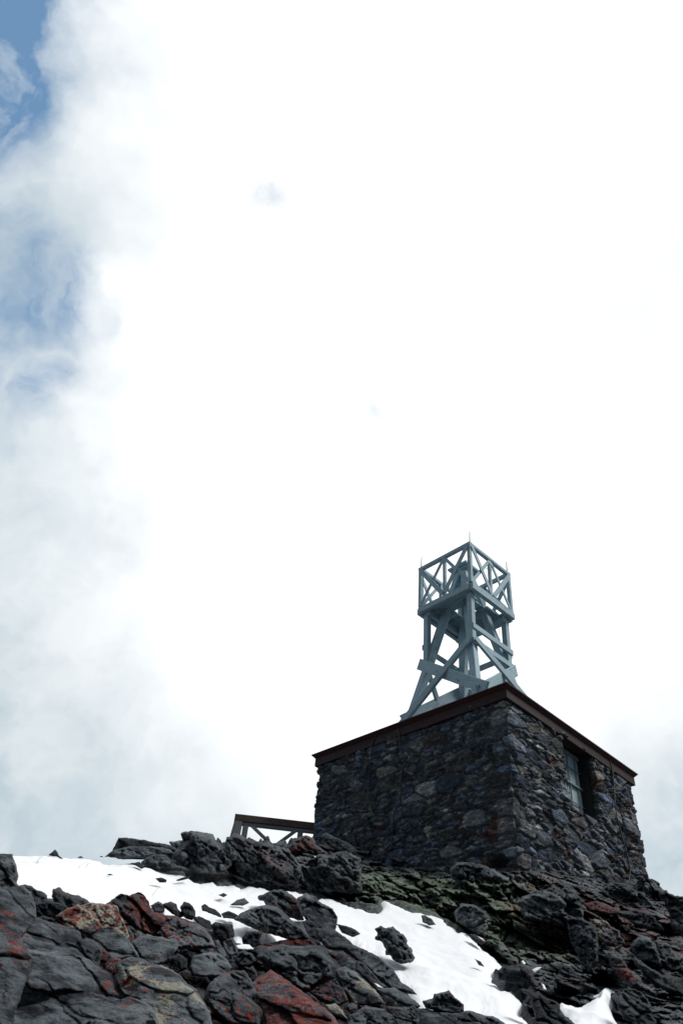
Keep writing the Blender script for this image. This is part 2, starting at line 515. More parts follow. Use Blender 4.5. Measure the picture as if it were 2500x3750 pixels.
SNOW_MAIN = (PX('A', [(-90, 60), (0, 40), (250, 60), (600, 80), (860, 120)]) + PX('K', [(10, 350), (130, 345), (240, 352), (400, 350), (470, 375), (540, 415), (610, 482), (700, 478), (790, 488)]) +
             PX('B', [(520, 130), (650, 150), (900, 180), (1100, 212), (1250, 240), (1568, 320)]) + PX('C', [(180, 320), (410, 362), (440, 340), (395, 288), (470, 275), (600, 320), (880, 410), (1050, 500), (1200, 590), (1290, 670), (1380, 750), (1450, 830), (1420, 880), (1355, 920), (1440, 980), (1530, 985)]) +
             PX('D', [(230, 1050), (270, 1120), (260, 1180), (330, 1260), (400, 1344), (450, 1420)]) + PX('C', [(1400, 1420), (1250, 1290), (1000, 1230), (760, 1200), (640, 1060), (460, 850), (240, 710), (60, 600)]) +
             PX('B', [(1300, 660), (1000, 690), (800, 690), (640, 660), (575, 640), (560, 560), (400, 530), (270, 480), (140, 480), (0, 400)]) + PX('A', [(1230, 600), (1000, 570), (870, 612), (740, 605), (600, 540), (400, 515), (170, 470), (-90, 440)]))
SNOW_RIGHT = PX('D', [(480, 1160), (560, 1085), (610, 1095), (720, 1110), (850, 1040), (820, 1005), (920, 965), (1000, 990), (1020, 1030), (935, 1080), (970, 1170), (1040, 1290), (1150, 1310), (1150, 1420), (640, 1420), (560, 1280)])

BN = np.array([0.50, -0.25, 0.83]); BN /= np.linalg.norm(BN)      # bedding normal
B1 = np.cross(BN, [0, 1, 0]); B1 /= np.linalg.norm(B1); B2 = np.cross(BN, B1)


def bed(P, sx, sy, sz):
    return np.stack([P @ B1 / sx, P @ B2 / sy, P @ BN / sz], 1)


def craggy(P, amp, seed=3, k=1.0):
    """blocky, bedded relief of broken rock: continuous blocks parted by deep cracks, roughly -0.6..0.6 times amp"""
    P = P * k
    Q = P + 0.10 * np.stack([fbm(P * 2.3, 3, 41), fbm(P * 2.3, 3, 42), fbm(P * 2.3, 3, 43)], 1)
    a1, a2, ia, oa = voro(bed(Q, 0.85, 0.55, 0.28), seed)
    b1, b2, ib, ob = voro(bed(Q + 0.03 * np.stack([fbm(P * 9, 2, 51), fbm(P * 9, 2, 52), fbm(P * 9, 2, 53)], 1), 0.27, 0.19, 0.085), seed + 9)
    h = 0.62 * sstep(0, 0.30, a2 - a1) * (0.25 + 0.75 * ia) + 0.30 * sstep(0, 0.30, b2 - b1) * (0.2 + 0.8 * ib)
    h += 0.20 * (oa[:, 2] - 0.4 * oa[:, 0]) * sstep(0, .25, a2 - a1)
    h += 0.20 * fbm(bed(P, .25, .2, .10), 4, seed + 2, 0.6) + 0.16 * fbm(P * 13, 3, seed + 4, 0.6, ridged=True)
    return (h - 0.45) * amp


def fracture(P, k=1.0, seed=3, fine=1.0):
    """broken faces: each block of rock ends in its own tilted plane, with sharp steps and thin cracks between them; about -0.6..0.6"""
    P = P * k
    Q = P + 0.09 * np.stack([fbm(P * 2.7, 4, 141, .6), fbm(P * 2.7, 4, 142, .6), fbm(P * 2.7, 4, 143, .6)], 1)
    h = np.zeros(len(P))
    for lev, (sx, sy, sz, am) in enumerate(((0.62, 0.42, 0.24, 1.0), (0.24, 0.17, 0.085, 0.45 * fine), (0.085, 0.06, 0.032, 0.16 * fine))):
        a1, a2, ia, oa = voro(bed(Q, sx, sy, sz), seed + 9 * lev, 1.0)
        g = np.stack([(ia * 91.7) % 1 - .5, (ia * 373.1) % 1 - .5, (ia * 1511.9) % 1 - .5], 1)
        h += am * (0.75 * ((ia * 57.3) % 1 - 0.5) + 1.0 * (oa * g).sum(1)) - am * 0.35 * (1 - sstep(0.0, 0.07, a2 - a1))
    return h


# polar sheet centred under the camera, fine inside the view
az = np.unique(np.concatenate([np.linspace(-180, -26, 40), np.arange(-25, 31, 0.085), np.linspace(32, 180, 40)]))[:-1]
rr = np.concatenate([np.linspace(0.4, 2.9, 10)[:-1], np.geomspace(2.9, 16, 480), np.geomspace(16, 30, 40)[1:], np.geomspace(30, 6000, 40)[1:]])
AZg, RRg = np.meshgrid(np.radians(az), rr, indexing='ij')
gx, gy = (RRg * np.sin(AZg)).ravel(), (RRg * np.cos(AZg)).ravel()
gz = ground(gx, gy)
GP = np.stack([gx, gy, gz], 1)
ppx, ppy = proj(GP)
nA_, nR_ = len(az), len(rr)
uvp = np.stack([ppx, ppy], 1)
front = (GP @ CF > 0.5) & (np.hypot(gx, gy) < 13) & (gy > 1)
snow_sd = np.full(len(GP), -400.0); snow_sd2 = np.full(len(GP), -400.0)
idx = np.where(front & (np.abs(ppx - 1250) < 1700) & (ppy < 4100))[0]
wob = 18 * fbm(uvp[idx] / 55, 5, 5, .62)
snow_sd[idx] = poly_sd(uvp[idx], SNOW_MAIN) + wob
snow_sd2[idx] = poly_sd(uvp[idx], SNOW_RIGHT) + wob * 0.8
ssd = np.maximum(snow_sd, snow_sd2)
sm = sstep(-12, 30, ssd)
fineam = sstep(2.6, 3.4, np.hypot(gx, gy)) * (1 - sstep(22, 60, np.hypot(gx, gy)))
FG_POLY = PX('A', [(-200, 420), (200, 480), (700, 620), (1000, 580), (1344, 660)]) + PX('B', [(500, 640), (1000, 700), (1300, 640)]) + PX('C', [(300, 900), (760, 1230), (1300, 1420), (1300, 2000)]) + [(-400, 4400), (-400, 3300)]
BED_POLY = (PX('K', [(600, 400), (800, 300), (1100, 280), (1250, 300), (1400, 250)]) + [(1250, 3010), (1500, 3060), (1905, 3120), (2200, 3180), (2400, 3225), (2450, 3275), (2560, 3330), (2620, 3900), (1960, 3900)] +
            PX('D', [(330, 1270), (255, 1180), (230, 1040), (170, 985), (60, 960), (20, 905), (120, 830)]) + PX('C', [(1390, 760), (1290, 690), (1190, 600), (1040, 505), (870, 420), (600, 330), (430, 300), (420, 370), (180, 330), (0, 285)]) + PX('B', [(1250, 250), (900, 190), (650, 160)]))
fgm = np.zeros(len(GP)); fgm[idx] = sstep(0, 60, poly_sd(uvp[idx], FG_POLY)); fgm = np.where(np.hypot(gx, gy) < 3.6, 1.0, fgm)
bedm = np.zeros(len(GP)); bedm[idx] = sstep(0, 60, poly_sd(uvp[idx], BED_POLY))
rel = np.zeros(len(GP))
near = np.hypot(gx, gy) < 60
rel[near] = craggy(GP[near], 0.26)
offs = rel * fineam * (1 - 0.95 * np.maximum(sm, sstep(-110, 0, ssd))) - 0.13 * sm - 0.45 * fgm * (1 - sm) - 0.35 * bedm * (1 - sm)
# a dark hollow under the overhanging ledge on the right, and one in the gully right of the hut
for hx, hy, rad, dep in ((2060, 3460, 0.55, 0.75), (2130, 3540, 0.4, 0.45), (2440, 3420, 0.6, 0.9), (1330, 3500, .2, .2), (980, 3540, .25, .35), (760, 3500, .2, .3)):
    c = hit_ground(hx, hy)
    offs -= dep * np.exp(-((GP - c) ** 2).sum(1) / rad ** 2)
GD = np.array([0, -0.42, 0.907])
VT = GP + offs[:, None] * GD
q = np.arange(nA_ * nR_).reshape(nA_, nR_)
qn = np.roll(q, -1, 0)
F = np.stack([q[:, :-1], qn[:, :-1], qn[:, 1:], q[:, 1:]], -1).reshape(-1, 4)
F = F[:, ::-1]
gcen = hit_ground(1600, 3300)
greenf = np.clip(1.05 * np.exp(-((gx - gcen[0]) ** 2 + (gy - gcen[1]) ** 2) / 2.2 ** 2), 0.2, 1)
redc = hit_ground(2250, 3380)
redf = 0.45 + 0.45 * np.exp(-((gx - redc[0]) ** 2 + (gy - redc[1]) ** 2) / 1.3 ** 2)
o = mesh_obj('rocky_ground', VT, F, M_ROCK, attrs=dict(tone=np.full(len(VT), 0.75) * (1 - .6 * fgm), cream=np.full(len(VT), .55), green=greenf, red=redf))  # tone lowered around the foreground rocks, painting the shade of their gaps
tag(o, kind='structure')


def snow_sheet(sd, label, cat, name):
    t = np.where(sd > 0, 0.0, 0.0)
    m_px = np.hypot(np.hypot(gx, gy), gz) / FPX
    dm = sd * m_px                                     # distance from the snow edge in metres, across the view
    prof = np.where(dm > 0, -0.10 * np.exp(-np.maximum(dm, 0) / 0.06), -0.10 + np.minimum(dm, 0) * 2.2)
    und = 0.075 * fbm(GP[:, :2] * 1.5, 4, 77) + 0.022 * fbm(GP[:, :2] * 5, 3, 78)
    z = gz + prof + und * sstep(0, .3, dm)
    keep = (sd > -60) & (np.hypot(gx, gy) > 3.0)
    kf = keep[F].all(1)
    Fk = F[kf]
    used = np.unique(Fk); remap = np.full(len(GP), -1); remap[used] = np.arange(len(used))
    org = hit_ground(*np.mean([p for p in (SNOW_MAIN if name == 'snow_field' else SNOW_RIGHT)], 0))
    ob = mesh_obj(name, np.stack([gx, gy, z], 1)[used], remap[Fk], M_SNOW, origin=org)
    tag(ob, label, cat, kind='stuff')


snow_sheet(snow_sd, 'broad white snow field sweeping down between the rocks from left to lower right', 'snow', 'snow_field')
snow_sheet(snow_sd2, 'small white snow drift in the dark gully at the lower right', 'snow', 'snow_drift')

# ------------------------------------------------------------------ traced rocks
def rock(name, label, crop, pts, tau=48, th=0.42, facets=9, rough=1.0, tone=0.8, red=0.5, cream=0.4, green=0.2, seed=None, mat=None, push=0.0, wobble=5.0, cat='rock', base=None, step=4.0, soft=False, group=None):
    if crop == 'D' and mat is None:
        rough = max(rough * 1.35, 1.3); th *= 0.75; tone *= 0.85; wobble *= 1.3
    cream = cream - .15 if cream > .8 else cream
    red = min(red, 1.15) - (0.12 if red < 1 else 0)
    poly = np.array(PX(crop, pts))
    seed = abs(hash(round(poly.sum() * 7))) % 9973 if seed is None else seed
    rg = np.random.RandomState(seed)
    ctr = poly.mean(0); lo, hi = poly.min(0), poly.max(0)
    bp = base if base else (float(np.clip(poly[np.argmax(poly[:, 1]), 0], 5, 2495)), float(min(hi[1], 3748)))
    if not base:
        bp = ((bp[0] + ctr[0]) / 2, bp[1])
    Bp = hit_ground(*bp)
    D0 = np.linalg.norm(Bp); Bp = Bp * (D0 - push) / D0; D0 -= push
    azd = np.array([Bp[0], Bp[1], 0]) / math.hypot(Bp[0], Bp[1])
    tt = math.radians(tau)
    up = azd * math.cos(tt) + Z * math.sin(tt)
    right = np.array([azd[1], -azd[0], 0])
    # lean the face a little about the vertical so that neighbours do not line up
    lean = rg.uniform(-0.35, 0.35)
    right = right * math.cos(lean) + azd * math.sin(lean)
    nrm = np.cross(right, up); nrm /= np.linalg.norm(nrm)
    size = min(hi - lo)
    s = min(step, max(1.6, size / 14))
    xs = np.arange(lo[0] - 2 * s - 9, hi[0] + 2.01 * s + 9, s); ys = np.arange(lo[1] - 2 * s - 9, hi[1] + 2.01 * s + 9, s)
    gxp, gyp = np.meshgrid(xs, ys, indexing='ij')
    p = np.stack([gxp.ravel(), gyp.ravel()], 1)
    wob = min(wobble * (1.8 if rough > 1.25 else 1.0), size * 0.08)

    infl = 8.0 if (crop == 'A' and size > 60 and lo[1] > 3290) or (rough < .65 and size > 120) else 0.0

    def sdf(q):
        return poly_sd(q, poly) + infl + wob * fbm(q / 22.0, 4, seed, 0.6) + (wob * 1.8 * fbm(q / 75.0, 2, seed + 3) if rough > 1.25 else 0)
    sd = sdf(p)
    nx, ny = gxp.shape
    ids = np.arange(nx * ny).reshape(nx, ny)
    cells = np.stack([ids[:-1, :-1], ids[1:, :-1], ids[1:, 1:], ids[:-1, 1:]], -1).reshape(-1, 4)
    ins = sd > 0
    cells = cells[ins[cells].any(1)]
    used = np.unique(cells)
    bnd = used[~ins[used]]
    pb = p[bnd].copy()
    for _ in range(4):
        v0 = sdf(pb); e = 0.8
        g = np.stack([sdf(pb + [e, 0]) - v0, sdf(pb + [0, e]) - v0], 1) / e
        pb -= (v0 / np.maximum((g ** 2).sum(1), 0.25))[:, None] * g
    p[bnd] = pb
    isb = np.zeros(len(p), bool); isb[bnd] = True
    sd[bnd] = 0
    remap = np.full(len(p), -1); remap[used] = np.arange(len(used))
    p = p[used]; sd = np.maximum(sd[used], 0); isb = isb[used]; cells = remap[cells]
    mpp = D0 / FPX
    d = px_dir(p[:, 0], p[:, 1])
    t = (Bp @ nrm) / (d @ nrm)
    t = np.clip(t, D0 * 0.75, D0 * 1.6)
    cov = np.cov((poly - ctr).T); ev, evec = np.linalg.eigh(cov)
    a = (p - ctr) @ evec / (np.sqrt(np.maximum(ev, 1)) * 1.9)
    T = 1.35 * th * 2 * math.sqrt(max(ev[0], 1)) * 1.5 * mpp
    P0 = d * t[:, None]
    if soft:
        h = T * np.sqrt(np.clip(sd / (0.35 * size), 0, 1) * (2 - np.clip(sd / (0.35 * size), 0, 1)))
        h = h + 0.15 * T * fbm(P0 * 9, 3, seed) * sstep(0, .2 * size, sd)
    else:
        h = np.full(len(p), 1e9)
        dome = 0.3 if rough < .65 else (0.45 if rough > 1.25 else 0.65)
        for k in range(facets):
            rr_ = 0.92 * math.sqrt((k + 0.6) / facets); an = k * 2.39996 + rg.uniform(-.6, .6)
            q0 = np.array([rr_ * math.cos(an), rr_ * math.sin(an)])
            hz = math.sqrt(max(1 - rr_ * rr_, 0.08)) ** dome
            gr = -q0 / max(hz, .45) * dome * rg.uniform(0.6, 1.3) + rg.normal(0, .38, 2)
            h = np.minimum(h, T * (hz * rg.uniform(0.85, 1.1) + (a - q0) @ gr))
        rim = sd * mpp * 5.0
        h = np.minimum(h, rim + 0.1 * T * 0)
        h = np.maximum(h, -0.2 * T)
        h = np.minimum(h, rim)
        fade = sstep(0, 14, sd) 
        if rough < .65:
            cs = 0.55 * fracture(P0 + seed * .37, 1.1, seed % 7, 0.55) + 0.9 * fbm(bed(P0, .34, .26, .15), 4, seed + 6, .45)
            am = 0.10
        else:
            cs = fracture(P0 + seed * .37, 1.25 if size > 140 else 2.4, seed % 7) + 0.25 * fbm(bed(P0, .2, .16, .08), 4, seed + 6, .6)
            am = min(0.55 * T, .15) * rough
        h = h + fade * (cs * am + 0.006 * fbm(P0 * 22, 3, seed + 5, 0.6))
        h = np.where(isb, 0, h)
    hb = np.where(isb, 0, np.minimum(sd * mpp * 1.6, 0.8 * T + 0.1) * (0.9 + 0.2 * fbm(P0 * 5, 2, seed)))
    Vf = d * (t - h)[:, None]; Vb = d * (t + hb)[:, None]
    inner = np.where(~isb)[0]
    bm = np.arange(len(p)); bm[inner] = len(p) + np.arange(len(inner))
    V = np.concatenate([Vf, Vb[inner]])
    Fc = np.concatenate([cells[:, ::-1], bm[cells]])
    deg = (cells[:, 0] == cells[:, 1])
    n = len(V)
    ob = mesh_obj(name, V, Fc, mat or M_ROCK, origin=Bp, attrs=dict(tone=np.full(n, tone), red=np.full(n, red), cream=np.full(n, cream), green=np.full(n, green)))
    tag(ob, label, cat, group)
    return ob


# ------------------------------------------------------------------ rock surfaces of the ground itself, sampled where the eye would meet them
_gx = np.arange(-100, 2641, 30.0); _gy = np.arange(2900, 3961, 30.0)
_GT = np.zeros((len(_gx), len(_gy)))
_r = np.geomspace(2.4, 19, 260)
for i_, x_ in enumerate(_gx):
    d_ = px_dir(np.full(len(_gy), x_), _gy)
    hz_ = np.hypot(d_[:, 0], d_[:, 1])
    tt_ = _r[None] / hz_[:, None]
    P_ = d_[:, None, :] * tt_[..., None]
    gap = P_[..., 2] - ground(P_[..., 0].ravel(), P_[..., 1].ravel()).reshape(tt_.shape)
    neg = gap < 0
    k_ = np.where(neg.any(1), neg.argmax(1), gap.argmin(1)); k0 = np.maximum(k_ - 1, 0)
    ar = np.arange(len(_gy)); g0, g1 = gap[ar, k0], gap[ar, k_]
    f_ = np.where(g0 - g1 > 1e-6, np.clip(g0 / np.maximum(g0 - g1, 1e-6), 0, 1), 1)
    _GT[i_] = tt_[ar, k0] + (tt_[ar, k_] - tt_[ar, k0]) * f_


def ground_t(p):
    u = np.clip((p[:, 0] - _gx[0]) / 30, 0, len(_gx) - 1.001); v = np.clip((p[:, 1] - _gy[0]) / 30, 0, len(_gy) - 1.001)
    i, j = u.astype(int), v.astype(int); fu, fv = u - i, v - j
    return (_GT[i, j] * (1 - fu) + _GT[i + 1, j] * fu) * (1 - fv) + (_GT[i, j + 1] * (1 - fu) + _GT[i + 1, j + 1] * fu) * fv


def rock_sheet(name, poly, step, amp, sink, fields, seed, scale=1.0):
    poly = np.array(poly); lo, hi = poly.min(0), poly.max(0)
    xs = np.arange(max(lo[0], -90), min(hi[0], 2620), step); ys = np.arange(lo[1], min(hi[1], 3900), step)
    gx_, gy_ = np.meshgrid(xs, ys, indexing='ij'); p = np.stack([gx_.ravel(), gy_.ravel()], 1)
    sd = poly_sd(p, poly) + 10 * fbm(p / 30, 3, seed)
    ids = np.arange(len(p)).reshape(gx_.shape)
    cells = np.stack([ids[:-1, :-1], ids[1:, :-1], ids[1:, 1:], ids[:-1, 1:]], -1).reshape(-1, 4)
    cells = cells[(sd[cells] > 0).all(1)]
    used = np.unique(cells); rm = np.full(len(p), -1); rm[used] = np.arange(len(used))
    p, sd, cells = p[used], sd[used], rm[cells]
    d = px_dir(p[:, 0], p[:, 1]); t = ground_t(p); P0 = d * t[:, None]
    # relief is measured along the line of sight, so it is made deeper where the slope is seen at a grazing angle
    Pn = d * (6.5 + 0.35 * (t - 6.5))[:, None]
    h = 0.45 * craggy(Pn, amp, seed, scale) + 0.75 * amp * fracture(Pn, scale * 1.1, seed) + 0.7 * amp * fbm(Pn * 1.1, 3, seed + 8) - sink - 0.25 * (1 - sstep(0, 30, sd)) - 0.9 * sstep(-40, 15, poly_sd(p, SNOW_RIGHT))
    for hx, hy, rad, dep in HOLLOWS:
        c = hit_ground(hx, hy); h -= dep * np.exp(-((P0 - c) ** 2).sum(1) / rad ** 2)
    V = d * (t - h)[:, None]
    o = mesh_obj(name, V, cells[:, ::-1], M_ROCK, attrs=fields(P0))
    tag(o, kind='structure')


HOLLOWS = ((2060, 3470, 0.5, 0.8), (2110, 3560, 0.4, 0.5), (2440, 3420, 0.55, 0.9))


def bed_fields(P):
    g = 0.25 + 0.95 * np.exp(-((P[:, 0] - gcen[0]) ** 2 + (P[:, 1] - gcen[1]) ** 2) / 2.6 ** 2)
    r = 0.45 + 0.5 * np.exp(-((P[:, 0] - redc[0]) ** 2 + (P[:, 1] - redc[1]) ** 2) / 1.2 ** 2)
    return dict(tone=np.full(len(P), .85), cream=np.full(len(P), .55), green=g, red=r)


rock_sheet('bedrock_slope', BED_POLY, 3.2, 0.85, 0.05, bed_fields, 13, 1.25)
rock_sheet('rubble_slope', FG_POLY, 4.0, 0.5, 0.30, lambda P: dict(tone=np.full(len(P), .3), cream=np.full(len(P), .5), green=np.full(len(P), .1), red=np.full(len(P), .6)), 17)  # low tone: crevice shade between foreground rocks put into the colour

